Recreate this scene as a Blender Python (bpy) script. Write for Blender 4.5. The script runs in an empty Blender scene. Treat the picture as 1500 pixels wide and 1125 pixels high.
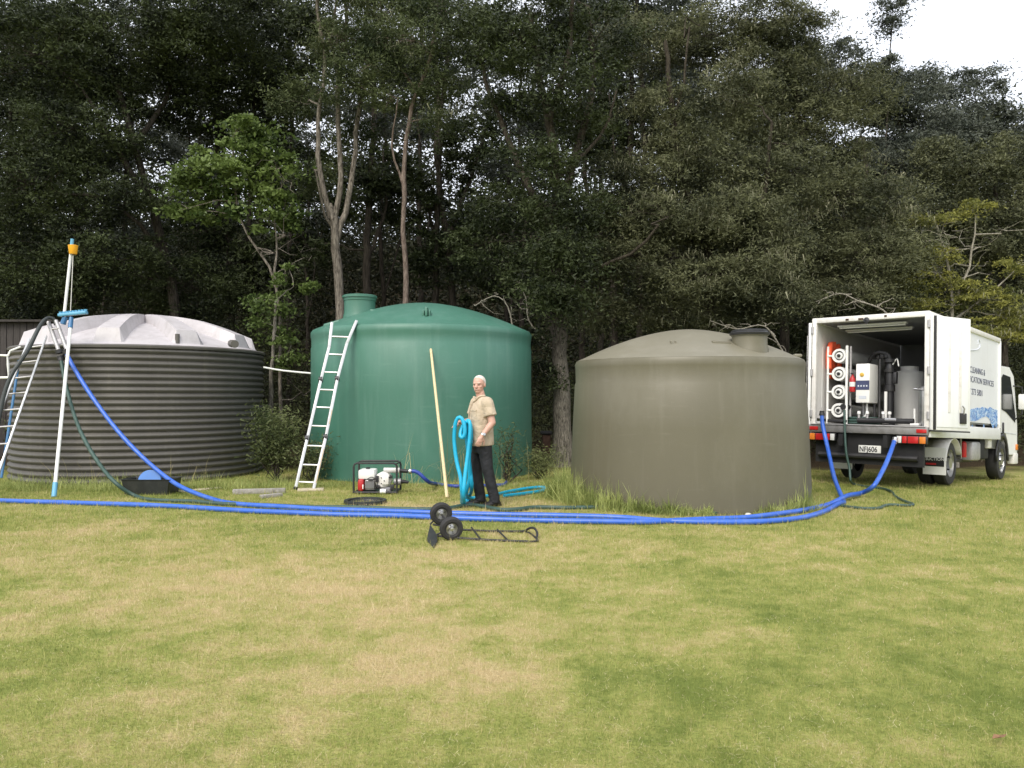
import bpy, bmesh, math, random
import numpy as np
from mathutils import Vector, Matrix

# ------------------------------------------------------------------ camera, sky, sun, exposure
scene = bpy.context.scene
C = scene.collection
R = math.radians
CAM_H, F = 1.55, 1150.0
PITCH = math.atan(15.5 / F)
cam_d = bpy.data.cameras.new('camera')
cam = bpy.data.objects.new('camera', cam_d); C.objects.link(cam)
cam.location = (0, 0, CAM_H)
cam.rotation_euler = (R(90) + PITCH, 0, 0)
cam_d.sensor_width = 36.0
cam_d.lens = 36.0 * F / 1500.0
cam_d.clip_end = 2000
scene.camera = cam

SUN_EL, SUN_AZ = R(46), R(203)          # compass-like: 0 = +Y, clockwise
world = bpy.data.worlds.new('World'); scene.world = world
world.use_nodes = True
wn, wl = world.node_tree.nodes, world.node_tree.links
bg = wn['Background']
sky = wn.new('ShaderNodeTexSky'); sky.sky_type = 'NISHITA'; sky.sun_disc = False
sky.sun_elevation = SUN_EL; sky.sun_rotation = SUN_AZ
sky.air_density = 1.0; sky.dust_density = 4.0; sky.ozone_density = 1.0
wmix = wn.new('ShaderNodeMixRGB'); wmix.inputs[0].default_value = 0.72
wmix.inputs[2].default_value = (8.6, 8.8, 9.3, 1)        # an even layer of bright cloud
wl.new(sky.outputs[0], wmix.inputs[1]); wl.new(wmix.outputs[0], bg.inputs[0])
bg.inputs[1].default_value = 0.11
sun_d = bpy.data.lights.new('sun', 'SUN'); sun = bpy.data.objects.new('sun', sun_d); C.objects.link(sun)
sun_d.energy = 1.3; sun_d.angle = R(24); sun_d.color = (1.0, 0.95, 0.86)
sdir = Vector((math.sin(SUN_AZ) * math.cos(SUN_EL), math.cos(SUN_AZ) * math.cos(SUN_EL), math.sin(SUN_EL)))
sun.rotation_euler = sdir.to_track_quat('Z', 'Y').to_euler()
scene.view_settings.view_transform = 'Standard'
scene.view_settings.look = 'None'
scene.view_settings.exposure = 0.92
scene.view_settings.gamma = 1.0
scene.cycles.max_bounces = 5
scene.cycles.diffuse_bounces = 2
scene.cycles.glossy_bounces = 3
scene.cycles.transmission_bounces = 3
scene.cycles.transparent_max_bounces = 8

# ------------------------------------------------------------------ helpers
rnd = random.Random(7)
CP, SP = math.cos(PITCH), math.sin(PITCH)

def ray(px, py):
    u, v = (px - 750.0) / F, (562.5 - py) / F
    return Vector((u, CP - v * SP, SP + v * CP))

def P(px, py, D):
    """world point seen at photo position (px, py), D metres out"""
    d = ray(px, py)
    return Vector((0, 0, CAM_H)) + d * (D / d.y)

def ground_z(x, y):
    q = (x - 7.2) * .70 + (y - 13.1) * .715
    s = math.log1p(math.exp(min(q * 2.2, 40))) / 2.2
    return -0.05 * min(s, 5.0)

def ground_z_np(x, y):
    q = (x - 7.2) * .70 + (y - 13.1) * .715
    s = np.log1p(np.exp(np.minimum(q * 2.2, 40))) / 2.2
    return -0.05 * np.minimum(s, 5.0)

def G(px, py, dz=0.0):
    """ground point seen at (px, py)"""
    d = ray(px, py)
    t = -CAM_H / d.z
    for _ in range(4):
        p = d * t
        t = (ground_z(p.x, p.y) - CAM_H) / d.z
    p = d * t
    return Vector((p.x, p.y, ground_z(p.x, p.y) + dz))

class MB:
    """collects shapes, links them as one mesh object"""
    def __init__(s): s.v = []; s.f = []
    def add(s, verts, faces):
        o = len(s.v); s.v += [tuple(v) for v in verts]; s.f += [tuple(i + o for i in f) for f in faces]; return s
    def box(s, c, size, rot=None, bevel=0.0):
        bm = bmesh.new(); bmesh.ops.create_cube(bm, size=1.0)
        for v in bm.verts: v.co = Vector((v.co.x * size[0], v.co.y * size[1], v.co.z * size[2]))
        if bevel > 0:
            bmesh.ops.bevel(bm, geom=list(bm.edges), offset=min(bevel, min(size) * .45), segments=2, profile=.5, affect='EDGES')
        M = (rot.to_4x4() if rot is not None else Matrix.Identity(4))
        bm.verts.index_update()
        vs = [(M @ v.co) + Vector(c) for v in bm.verts]
        fs = [[v.index for v in f.verts] for f in bm.faces]
        bm.free(); return s.add(vs, fs)
    def bar(s, a, b, w, h, up=(0, 0, 1), bevel=0.0):
        a, b = Vector(a), Vector(b); d = b - a; L = d.length; x = d.normalized()
        u = Vector(up); y = u.cross(x)
        if y.length < 1e-5: y = Vector((0, 1, 0)).cross(x)
        y.normalize(); z = x.cross(y)
        M = Matrix((x, y, z)).transposed()
        return s.box((a + b) / 2, (L, w, h), M, bevel)
    def tube(s, pts, r, n=8, caps=True, closed=False):
        pts = [Vector(p) for p in pts]; m = len(pts)
        rs = r if isinstance(r, (list, tuple)) else [r] * m
        tang = []
        for i in range(m):
            if closed: t = pts[(i + 1) % m] - pts[i - 1]
            else: t = pts[min(i + 1, m - 1)] - pts[max(i - 1, 0)]
            tang.append(t.normalized() if t.length > 1e-9 else Vector((0, 0, 1)))
        t0 = tang[0]; up = Vector((0, 0, 1)) if abs(t0.z) < .9 else Vector((1, 0, 0))
        nx = t0.cross(up).normalized(); vs = []
        for i in range(m):
            t = tang[i]; nx = (nx - t * nx.dot(t))
            nx = nx.normalized() if nx.length > 1e-6 else t.orthogonal().normalized()
            ny = t.cross(nx)
            for k in range(n):
                a = 2 * math.pi * k / n
                vs.append(pts[i] + (nx * math.cos(a) + ny * math.sin(a)) * rs[i])
        fs = []
        for i in range(m if closed else m - 1):
            j = (i + 1) % m
            for k in range(n):
                fs.append((i * n + k, i * n + (k + 1) % n, j * n + (k + 1) % n, j * n + k))
        if caps and not closed:
            fs.append(tuple(range(n - 1, -1, -1))); fs.append(tuple((m - 1) * n + k for k in range(n)))
        return s.add(vs, fs)
    def cyl(s, a, b, r, r2=None, n=16): return s.tube([a, b], [r, r if r2 is None else r2], n)
    def lathe(s, prof, n=48, origin=(0, 0, 0), axis=None, close=False):
        """profile of (radius, height) turned about +Z or the given axis"""
        o = Vector(origin); M = Matrix.Identity(3)
        if axis is not None: M = Vector(axis).to_track_quat('Z', 'Y').to_matrix()
        vs, fs = [], []; m = len(prof)
        for (r, z) in prof:
            for k in range(n):
                a = 2 * math.pi * k / n
                vs.append(o + M @ Vector((max(r, 1e-4) * math.cos(a), max(r, 1e-4) * math.sin(a), z)))
        for i in range(m if close else m - 1):
            j = (i + 1) % m
            for k in range(n):
                fs.append((i * n + k, i * n + (k + 1) % n, j * n + (k + 1) % n, j * n + k))
        return s.add(vs, fs)
    def prism(s, outline, axis_vec):
        """extrude a planar polygon (list of 3D points) by axis_vec"""
        a = [Vector(p) for p in outline]; b = [p + Vector(axis_vec) for p in a]; n = len(a)
        fs = [tuple(range(n - 1, -1, -1)), tuple(range(n, 2 * n))]
        fs += [(i, (i + 1) % n, n + (i + 1) % n, n + i) for i in range(n)]
        return s.add(a + b, fs)
    def build(s, name, mat, parent=None, smooth=35):
        me = bpy.data.meshes.new(name); me.from_pydata(s.v, [], s.f)
        bm = bmesh.new(); bm.from_mesh(me); bmesh.ops.recalc_face_normals(bm, faces=bm.faces); bm.to_mesh(me); bm.free()
        return link(name, me, mat, parent, smooth)

def link(name, me, mat, parent=None, smooth=35):
    o = bpy.data.objects.new(name, me); C.objects.link(o)
    if mat is not None: me.materials.append(M[mat] if isinstance(mat, str) else mat)
    if smooth and len(me.polygons):
        me.polygons.foreach_set('use_smooth', [True] * len(me.polygons))
        me.set_sharp_from_angle(angle=R(smooth))
    if parent is not None: o.parent = parent
    return o

def np_mesh(name, verts, faces, mat, parent=None, smooth=False):
    verts = np.ascontiguousarray(verts, dtype=np.float32); faces = np.ascontiguousarray(faces, dtype=np.int32)
    me = bpy.data.meshes.new(name); n, k = faces.shape
    me.vertices.add(len(verts)); me.vertices.foreach_set('co', verts.ravel())
    me.loops.add(n * k); me.loops.foreach_set('vertex_index', faces.ravel())
    me.polygons.add(n); me.polygons.foreach_set('loop_start', np.arange(0, n * k, k, dtype=np.int32))
    me.polygons.foreach_set('loop_total', np.full(n, k, dtype=np.int32))
    if smooth: me.polygons.foreach_set('use_smooth', np.ones(n, dtype=bool))
    me.update(calc_edges=True)
    me.materials.append(M[mat] if isinstance(mat, str) else mat)
    o = bpy.data.objects.new(name, me); C.objects.link(o)
    if parent is not None: o.parent = parent
    return o

def tag(o, label=None, cat=None, group=None, kind=None):
    if label: o['label'] = label
    if cat: o['category'] = cat
    if group: o['group'] = group
    if kind: o['kind'] = kind
    return o

def thing(name, loc, label, cat, group=None, rz=0.0, ry=0.0):
    o = bpy.data.objects.new(name, None); C.objects.link(o); o.empty_display_size = .2
    o.matrix_world = Matrix.Translation(Vector(loc)) @ Matrix.Rotation(rz, 4, 'Z') @ Matrix.Rotation(ry, 4, 'Y')
    return tag(o, label, cat, group)

def copy_tree(o, parent=None):
    c = o.copy(); C.objects.link(c); c.parent = parent
    for ch in list(o.children): copy_tree(ch, c)
    return c

def spline(pts, step=0.06):
    """Catmull-Rom through the points, resampled"""
    pts = [Vector(p) for p in pts]; out = []
    ext = [pts[0] * 2 - pts[1]] + pts + [pts[-1] * 2 - pts[-2]]
    for i in range(1, len(ext) - 2):
        a, b, c, d = ext[i - 1:i + 3]; n = max(2, int((c - b).length / step))
        for k in range(n):
            t = k / n
            out.append(.5 * ((2 * b) + (c - a) * t + (2 * a - 5 * b + 4 * c - d) * t * t + (-a + 3 * b - 3 * c + d) * t ** 3))
    out.append(pts[-1]); return out

# ------------------------------------------------------------------ materials
M = {}
def nodes(name):
    m = bpy.data.materials.new(name); m.use_nodes = True; M[name] = m
    return m, m.node_tree.nodes, m.node_tree.links, m.node_tree.nodes['Principled BSDF']

def mat(name, col, rough=.6, metal=0.0, var=.12, scale=6.0, bump=0.0, bscale=60.0, spec=.5, dirt=None, dirt_scale=2.0, dirt_amt=.5, stretch=None):
    """plain coloured surface with mottling, optional dirt and fine relief"""
    m, n, l, b = nodes(name)
    geo = n.new('ShaderNodeTexCoord'); src = geo.outputs['Object']
    if stretch:
        mp = n.new('ShaderNodeMapping'); mp.inputs['Scale'].default_value = stretch; l.new(src, mp.inputs[0]); src = mp.outputs[0]
    nz = n.new('ShaderNodeTexNoise'); nz.inputs['Scale'].default_value = scale; nz.inputs['Detail'].default_value = 6; nz.inputs['Roughness'].default_value = .65
    l.new(src, nz.inputs['Vector'])
    rp = n.new('ShaderNodeValToRGB'); rp.color_ramp.elements[0].position = .3; rp.color_ramp.elements[1].position = .72
    c = Vector(col); rp.color_ramp.elements[0].color = (*(c * (1 - var)), 1); rp.color_ramp.elements[1].color = (*[min(x * (1 + var), 1) for x in c], 1)
    l.new(nz.outputs[0], rp.inputs[0]); out = rp.outputs[0]
    if dirt:
        nd = n.new('ShaderNodeTexNoise'); nd.inputs['Scale'].default_value = dirt_scale; nd.inputs['Detail'].default_value = 8; nd.inputs['Roughness'].default_value = .7
        l.new(src, nd.inputs['Vector'])
        rd = n.new('ShaderNodeValToRGB'); rd.color_ramp.elements[0].position = .5; rd.color_ramp.elements[1].position = .75
        rd.color_ramp.elements[0].color = (0, 0, 0, 1); rd.color_ramp.elements[1].color = (dirt_amt,) * 3 + (1,)
        l.new(nd.outputs[0], rd.inputs[0])
        mx = n.new('ShaderNodeMixRGB'); mx.inputs[2].default_value = (*dirt, 1); l.new(rd.outputs[0], mx.inputs[0]); l.new(out, mx.inputs[1]); out = mx.outputs[0]
    l.new(out, b.inputs['Base Color'])
    b.inputs['Roughness'].default_value = rough; b.inputs['Metallic'].default_value = metal; b.inputs['Specular IOR Level'].default_value = spec
    if bump > 0:
        nb = n.new('ShaderNodeTexNoise'); nb.inputs['Scale'].default_value = bscale; nb.inputs['Detail'].default_value = 5; l.new(src, nb.inputs['Vector'])
        bp = n.new('ShaderNodeBump'); bp.inputs['Strength'].default_value = bump; bp.inputs['Distance'].default_value = .01
        l.new(nb.outputs[0], bp.inputs['Height']); l.new(bp.outputs[0], b.inputs['Normal'])
    return m

def leaf_mat(name, dark, light, trans=.25, rough=.6, patch=1.0):
    """leaves: colour differs from leaf to leaf and from clump to clump, some light comes through"""
    m, n, l, b = nodes(name)
    g = n.new('ShaderNodeNewGeometry')
    nz = n.new('ShaderNodeTexNoise'); nz.inputs['Scale'].default_value = patch; nz.inputs['Detail'].default_value = 4
    l.new(g.outputs['Position'], nz.inputs['Vector'])
    ad = n.new('ShaderNodeMath'); ad.operation = 'MULTIPLY_ADD'; ad.inputs[1].default_value = .5
    l.new(g.outputs['Random Per Island'], ad.inputs[0]); 
    sb = n.new('ShaderNodeMath'); sb.operation = 'MULTIPLY_ADD'; sb.inputs[1].default_value = 2.2; sb.inputs[2].default_value = -.85
    l.new(nz.outputs[0], sb.inputs[0]); l.new(sb.outputs[0], ad.inputs[2])
    rp = n.new('ShaderNodeValToRGB'); rp.color_ramp.elements[0].position = .05; rp.color_ramp.elements[1].position = .95
    rp.color_ramp.elements[0].color = (*dark, 1); rp.color_ramp.elements[1].color = (*light, 1)
    l.new(ad.outputs[0], rp.inputs[0]); l.new(rp.outputs[0], b.inputs['Base Color'])
    b.inputs['Roughness'].default_value = rough; b.inputs['Specular IOR Level'].default_value = .25
    t = n.new('ShaderNodeBsdfTranslucent'); l.new(rp.outputs[0], t.inputs[0])
    mx = n.new('ShaderNodeMixShader'); mx.inputs[0].default_value = trans
    l.new(b.outputs[0], mx.inputs[1]); l.new(t.outputs[0], mx.inputs[2]); l.new(mx.outputs[0], n['Material Output'].inputs[0])
    return m

def bark_mat(name, dark, light, scale=3.0):
    m, n, l, b = nodes(name)
    tc = n.new('ShaderNodeNewGeometry'); mp = n.new('ShaderNodeMapping'); mp.inputs['Scale'].default_value = (9, 9, 1.6)
    l.new(tc.outputs['Position'], mp.inputs[0])
    nz = n.new('ShaderNodeTexNoise'); nz.inputs['Scale'].default_value = scale; nz.inputs['Detail'].default_value = 8; nz.inputs['Roughness'].default_value = .7; nz.inputs['Distortion'].default_value = .6
    l.new(mp.outputs[0], nz.inputs['Vector'])
    rp = n.new('ShaderNodeValToRGB'); rp.color_ramp.elements[0].position = .38; rp.color_ramp.elements[1].position = .66
    rp.color_ramp.elements[0].color = (*dark, 1); rp.color_ramp.elements[1].color = (*light, 1)
    l.new(nz.outputs[0], rp.inputs[0]); l.new(rp.outputs[0], b.inputs['Base Color']); b.inputs['Roughness'].default_value = .9; b.inputs['Specular IOR Level'].default_value = .15
    bp = n.new('ShaderNodeBump'); bp.inputs['Strength'].default_value = .9; bp.inputs['Distance'].default_value = .03
    l.new(nz.outputs[0], bp.inputs['Height']); l.new(bp.outputs[0], b.inputs['Normal'])

# dry and green areas of the lawn: (x, y, radius x, radius y, amount of dryness)
LAWN_PATCHES = [tuple(G(px, py)[:2]) + (rx, ry, a) for px, py, rx, ry, a in [
    (300, 880, 2.2, 1.5, 1.1), (520, 850, 1.9, 1.4, .9), (700, 970, 1.1, .8, 1.2), (560, 960, .9, .6, .9), (30, 800, 1.7, 1.3, 1.2), (1040, 920, .55, .42, 1.3),
    (1380, 862, .6, .5, .7), (760, 745, 2.3, .9, 1.0), (870, 800, 2.2, .9, .9), (620, 740, 2.0, .6, .7), (1240, 752, .6, .5, .9), (450, 1060, .7, .35, .7), (330, 1000, .8, .4, .5),
    (200, 990, .8, .4, -.5), (1000, 1030, 1.3, .8, -.45), (1300, 940, 1.9, 1.2, -.6), (1350, 1050, 1.5, .8, -.5), (480, 960, .6, .35, -.5), (150, 720, 3.0, .8, -.9), (1150, 880, 1.1, .7, -.5), (1420, 720, 2.5, 2.0, -.6), (60, 980, .6, .6, -.6)]]

def lawn_color(n, l):
    """returns a colour socket that depends on place only, so blades and soil agree"""
    g = n.new('ShaderNodeNewGeometry')
    wz = n.new('ShaderNodeTexNoise'); wz.inputs['Scale'].default_value = 1.3; wz.inputs['Detail'].default_value = 5
    l.new(g.outputs['Position'], wz.inputs['Vector'])
    wv = n.new('ShaderNodeVectorMath'); wv.operation = 'MULTIPLY_ADD'; wv.inputs[1].default_value = (2.6, 2.6, 0)
    l.new(wz.outputs['Color'], wv.inputs[0])
    off = n.new('ShaderNodeVectorMath'); off.operation = 'ADD'; off.inputs[1].default_value = (-1.3, -1.3, 0)
    l.new(g.outputs['Position'], off.inputs[0]); l.new(off.outputs[0], wv.inputs[2])
    acc = None
    for (x, y, rx, ry, a) in LAWN_PATCHES:
        mp = n.new('ShaderNodeMapping'); mp.vector_type = 'TEXTURE'
        mp.inputs['Location'].default_value = (x, y, 0); mp.inputs['Scale'].default_value = (rx, ry, 1000)
        l.new(wv.outputs[0], mp.inputs[0])
        ln = n.new('ShaderNodeVectorMath'); ln.operation = 'LENGTH'; l.new(mp.outputs[0], ln.inputs[0])
        mr = n.new('ShaderNodeMapRange'); mr.interpolation_type = 'SMOOTHSTEP'
        mr.inputs[1].default_value = .0; mr.inputs[2].default_value = 1.6; mr.inputs[3].default_value = a; mr.inputs[4].default_value = 0
        l.new(ln.outputs['Value'], mr.inputs[0])
        if acc is None: acc = mr.outputs[0]
        else:
            ad = n.new('ShaderNodeMath'); ad.operation = 'ADD'; l.new(acc, ad.inputs[0]); l.new(mr.outputs[0], ad.inputs[1]); acc = ad.outputs[0]
    n1 = n.new('ShaderNodeTexNoise'); n1.inputs['Scale'].default_value = .9; n1.inputs['Detail'].default_value = 9; n1.inputs['Roughness'].default_value = .68
    l.new(g.outputs['Position'], n1.inputs['Vector'])
    n2 = n.new('ShaderNodeTexNoise'); n2.inputs['Scale'].default_value = 14; n2.inputs['Detail'].default_value = 6; n2.inputs['Roughness'].default_value = .7
    l.new(g.outputs['Position'], n2.inputs['Vector'])
    def lin(s, k, c):
        q = n.new('ShaderNodeMath'); q.operation = 'MULTIPLY_ADD'; q.inputs[1].default_value = k; q.inputs[2].default_value = c; l.new(s, q.inputs[0]); return q.outputs[0]
    def plus(a, b_):
        q = n.new('ShaderNodeMath'); q.operation = 'ADD'; l.new(a, q.inputs[0]); l.new(b_, q.inputs[1]); return q.outputs[0]
    n3 = n.new('ShaderNodeTexNoise'); n3.inputs['Scale'].default_value = 3.6; n3.inputs['Detail'].default_value = 5; n3.inputs['Roughness'].default_value = .6
    l.new(g.outputs['Position'], n3.inputs['Vector'])
    tot = plus(plus(plus(lin(acc, .24, .42), lin(n1.outputs[0], 1.5, -.75)), lin(n2.outputs[0], .9, -.45)), lin(n3.outputs[0], .9, -.45))
    return tot, g

def ramp(n, l, src, stops):
    rp = n.new('ShaderNodeValToRGB'); e = rp.color_ramp.elements
    while len(e) < len(stops): e.new(.5)
    for i, (p, c) in enumerate(stops): e[i].position = p; e[i].color = (*c, 1)
    l.new(src, rp.inputs[0]); return rp.outputs[0]

LAWN_RAMP = [(.00, (.185, .230, .055)), (.40, (.325, .350, .098)), (.70, (.455, .410, .165)), (.99, (.545, .425, .220))]
def lawn_materials():
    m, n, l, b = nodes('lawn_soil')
    tot, g = lawn_color(n, l)
    col = ramp(n, l, tot, [(p, tuple(x * .80 for x in c)) for p, c in LAWN_RAMP])
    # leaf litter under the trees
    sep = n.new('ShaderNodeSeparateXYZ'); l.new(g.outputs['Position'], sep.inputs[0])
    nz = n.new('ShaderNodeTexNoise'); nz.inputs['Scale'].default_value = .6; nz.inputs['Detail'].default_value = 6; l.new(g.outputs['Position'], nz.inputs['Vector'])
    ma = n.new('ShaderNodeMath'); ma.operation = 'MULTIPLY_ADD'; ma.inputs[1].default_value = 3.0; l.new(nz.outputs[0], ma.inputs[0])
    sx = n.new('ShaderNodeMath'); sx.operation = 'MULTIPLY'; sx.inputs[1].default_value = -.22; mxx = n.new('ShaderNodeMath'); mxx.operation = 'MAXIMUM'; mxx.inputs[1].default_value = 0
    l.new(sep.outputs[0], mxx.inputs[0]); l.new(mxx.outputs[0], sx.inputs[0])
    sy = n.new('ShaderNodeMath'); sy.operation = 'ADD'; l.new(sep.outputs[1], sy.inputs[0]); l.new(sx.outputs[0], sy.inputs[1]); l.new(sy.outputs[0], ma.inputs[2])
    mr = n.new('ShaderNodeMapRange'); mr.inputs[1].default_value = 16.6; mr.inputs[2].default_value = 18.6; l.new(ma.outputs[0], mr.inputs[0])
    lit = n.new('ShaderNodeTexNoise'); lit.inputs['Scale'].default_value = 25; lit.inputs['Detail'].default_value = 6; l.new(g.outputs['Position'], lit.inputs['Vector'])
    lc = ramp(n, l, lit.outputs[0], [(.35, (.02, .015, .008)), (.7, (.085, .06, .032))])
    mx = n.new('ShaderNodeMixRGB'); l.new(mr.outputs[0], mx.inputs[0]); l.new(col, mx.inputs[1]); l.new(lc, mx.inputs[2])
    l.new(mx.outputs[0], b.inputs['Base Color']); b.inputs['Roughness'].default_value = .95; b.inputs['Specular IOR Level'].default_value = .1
    nb = n.new('ShaderNodeTexNoise'); nb.inputs['Scale'].default_value = 45; nb.inputs['Detail'].default_value = 6; l.new(g.outputs['Position'], nb.inputs['Vector'])
    bp = n.new('ShaderNodeBump'); bp.inputs['Strength'].default_value = 1; bp.inputs['Distance'].default_value = .03
    l.new(nb.outputs[0], bp.inputs['Height']); l.new(bp.outputs[0], b.inputs['Normal'])
    m, n, l, b = nodes('lawn_blade')
    tot, g = lawn_color(n, l)
    ri = n.new('ShaderNodeMath'); ri.operation = 'MULTIPLY_ADD'; ri.inputs[1].default_value = .75; ri.inputs[2].default_value = -.33
    l.new(g.outputs['Random Per Island'], ri.inputs[0])
    sm = n.new('ShaderNodeMath'); sm.operation = 'ADD'; l.new(tot, sm.inputs[0]); l.new(ri.outputs[0], sm.inputs[1])
    col = ramp(n, l, sm.outputs[0], LAWN_RAMP[:3] + [(.86, (.46, .37, .19)), (1.0, (.62, .52, .31))])
    l.new(col, b.inputs['Base Color']); b.inputs['Roughness'].default_value = .7; b.inputs['Specular IOR Level'].default_value = .2
    t = n.new('ShaderNodeBsdfTranslucent'); l.new(col, t.inputs[0]); mx = n.new('ShaderNodeMixShader'); mx.inputs[0].default_value = .3
    l.new(b.outputs[0], mx.inputs[1]); l.new(t.outputs[0], mx.inputs[2]); l.new(mx.outputs[0], n['Material Output'].inputs[0])
lawn_materials()

leaf_mat('leaf_dark', (.006, .010, .005), (.060, .078, .026), .18)
leaf_mat('leaf_kanuka', (.018, .024, .011), (.150, .158, .078), .22)
leaf_mat('leaf_feather', (.018, .030, .011), (.125, .150, .060), .25)
leaf_mat('leaf_broad', (.030, .055, .012), (.150, .205, .055), .3, .45)
leaf_mat('leaf_yellow', (.060, .075, .020), (.330, .320, .075), .3)
leaf_mat('leaf_far', (.032, .042, .032), (.135, .148, .115), .25)
leaf_mat('leaf_weed', (.045, .062, .022), (.21, .235, .095), .3)
leaf_mat('leaf_deep', (.014, .019, .010), (.075, .080, .038), .2)
leaf_mat('leaf_under', (.014, .020, .008), (.075, .085, .030), .2)
leaf_mat('lichen', (.14, .14, .085), (.34, .33, .22), .2)
leaf_mat('tall_grass', (.16, .21, .05), (.58, .62, .24), .4, patch=3.0)
leaf_mat('straw', (.36, .29, .14), (.66, .57, .36), .2, patch=2.0)
leaf_mat('dry_grass', (.24, .20, .09), (.50, .43, .22), .3)
bark_mat('bark_pale', (.060, .050, .040), (.30, .265, .22))
bark_mat('bark_red', (.070, .050, .040), (.27, .215, .18))
bark_mat('bark_dark', (.018, .015, .012), (.085, .072, .058))
bark_mat('bark_flaky', (.075, .066, .052), (.37, .34, .28), 5.0)
bark_mat('bark_old_shaded', (.050, .043, .034), (.32, .29, .235), 5.0)
def bark_crown_shade():
    m = M['bark_old_shaded']; n, l = m.node_tree.nodes, m.node_tree.links; b = n['Principled BSDF']; src = b.inputs['Base Color'].links[0].from_socket
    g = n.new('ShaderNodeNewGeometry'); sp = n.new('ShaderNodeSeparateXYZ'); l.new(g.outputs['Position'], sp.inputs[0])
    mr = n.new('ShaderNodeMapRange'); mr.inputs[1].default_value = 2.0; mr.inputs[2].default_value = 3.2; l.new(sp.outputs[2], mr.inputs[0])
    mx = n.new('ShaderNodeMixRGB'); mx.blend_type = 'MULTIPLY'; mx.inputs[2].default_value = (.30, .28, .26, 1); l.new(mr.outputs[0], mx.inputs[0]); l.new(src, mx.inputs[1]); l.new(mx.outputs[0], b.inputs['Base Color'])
bark_crown_shade()      # flaky pale bark low down; above it, shade is multiplied into the colour
bark_mat('bark_dead', (.16, .145, .115), (.42, .39, .32))

mat('added_hill_dark', (.022, .018, .010), .95, var=.5, scale=1.5, spec=.1)  # near-black, so the added rise keeps the gaps between trunks dark
mat('tank_ribbed', (.088, .082, .073), .55, var=.16, scale=1.2, bump=.15, bscale=90, dirt=(.118, .108, .090), dirt_scale=1.3, dirt_amt=.5, stretch=(1, 1, .5))
mat('tank_ribbed_roof', (.47, .445, .455), .5, var=.10, scale=2.0, bump=.1, bscale=80, dirt=(.24, .22, .20), dirt_scale=3, dirt_amt=.45)
mat('tank_green', (.050, .155, .110), .46, var=.10, scale=.9, bump=.12, bscale=120, dirt=(.095, .20, .16), dirt_scale=1.1, dirt_amt=.5, stretch=(1, 1, .45))
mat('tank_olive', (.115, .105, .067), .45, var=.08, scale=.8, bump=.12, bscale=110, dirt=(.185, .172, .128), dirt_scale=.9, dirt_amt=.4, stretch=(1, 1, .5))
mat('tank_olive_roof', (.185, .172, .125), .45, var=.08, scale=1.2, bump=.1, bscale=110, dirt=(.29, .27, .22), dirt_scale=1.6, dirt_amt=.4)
mat('black_plastic', (.018, .018, .02), .45, var=.2)
mat('black_rubber', (.022, .021, .021), .75, var=.25, scale=14, bump=.2)
mat('tub_plastic', (.016, .018, .017), .5, var=.3, dirt=(.06, .06, .05), dirt_scale=8, dirt_amt=.4)
mat('hose_blue', (.030, .115, .50), .35, var=.15, scale=5, dirt=(.15, .22, .46), dirt_scale=7, dirt_amt=.5)
mat('hose_blue_dark', (.018, .045, .27), .4, var=.2)
mat('hose_cyan', (.010, .37, .58), .38, var=.12, scale=9)
mat('hose_green', (.032, .070, .056), .5, var=.2, scale=8)
mat('hose_black', (.026, .032, .030), .5, var=.2, scale=8)
mat('aluminium', (.62, .62, .61), .38, metal=.75, var=.12, scale=9, dirt=(.30, .29, .27), dirt_scale=6, dirt_amt=.4)
mat('steel', (.50, .50, .50), .32, metal=.9, var=.15, scale=12)
mat('galvanised', (.42, .41, .41), .5, metal=.55, var=.15, scale=12)
mat('white_paint', (.76, .76, .74), .42, var=.03, scale=3, dirt=(.48, .45, .40), dirt_scale=2.2, dirt_amt=.22)
mat('white_panel', (.80, .81, .83), .3, var=.02, scale=2, dirt=(.62, .60, .57), dirt_scale=1.5, dirt_amt=.2)
mat('white_trim', (.70, .68, .64), .5, var=.06, scale=5, dirt=(.35, .28, .2), dirt_scale=9, dirt_amt=.4)
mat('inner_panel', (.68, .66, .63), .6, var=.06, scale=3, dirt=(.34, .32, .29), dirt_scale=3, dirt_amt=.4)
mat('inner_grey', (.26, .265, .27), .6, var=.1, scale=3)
mat('white_plastic', (.78, .78, .75), .4, var=.04)
mat('cabinet_white', (.80, .79, .75), .35, var=.02)
mat('cloudy_tank', (.74, .74, .72), .5, var=.06, scale=2)
mat('dark_metal', (.030, .030, .032), .5, metal=.3, var=.25, scale=9, dirt=(.10, .085, .07), dirt_scale=8, dirt_amt=.35)
mat('chassis', (.009, .009, .010), .7, var=.4, scale=5, dirt=(.03, .027, .023), dirt_scale=4, dirt_amt=.4)
mat('bumper_grey', (.24, .235, .23), .5, metal=.4, var=.2, scale=9, dirt=(.12, .10, .085), dirt_scale=7, dirt_amt=.6)
mat('red_paint', (.42, .020, .022), .4, var=.1)
mat('red_lens', (.45, .02, .02), .2, var=.1)
mat('amber_lens', (.65, .20, .03), .2, var=.1)
mat('clear_lens', (.65, .65, .63), .15, var=.05)
mat('orange_cloth', (.85, .12, .045), .8, var=.15, scale=10, bump=.3, bscale=25)
mat('yellow_plastic', (.80, .38, .02), .4, var=.08)
mat('yellow_tape', (.62, .38, .06), .5, var=.3, scale=22)
mat('blue_plastic', (.035, .14, .30), .4, var=.1)
mat('blue_light', (.12, .36, .55), .4, var=.1)
mat('blue_lid', (.012, .14, .45), .35, var=.1)
mat('cord_white', (.55, .54, .50), .8)
mat('wood_pole', (.62, .51, .30), .6, var=.15, scale=5, dirt=(.30, .22, .11), dirt_scale=8, dirt_amt=.5, stretch=(6, 6, 1))
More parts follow.
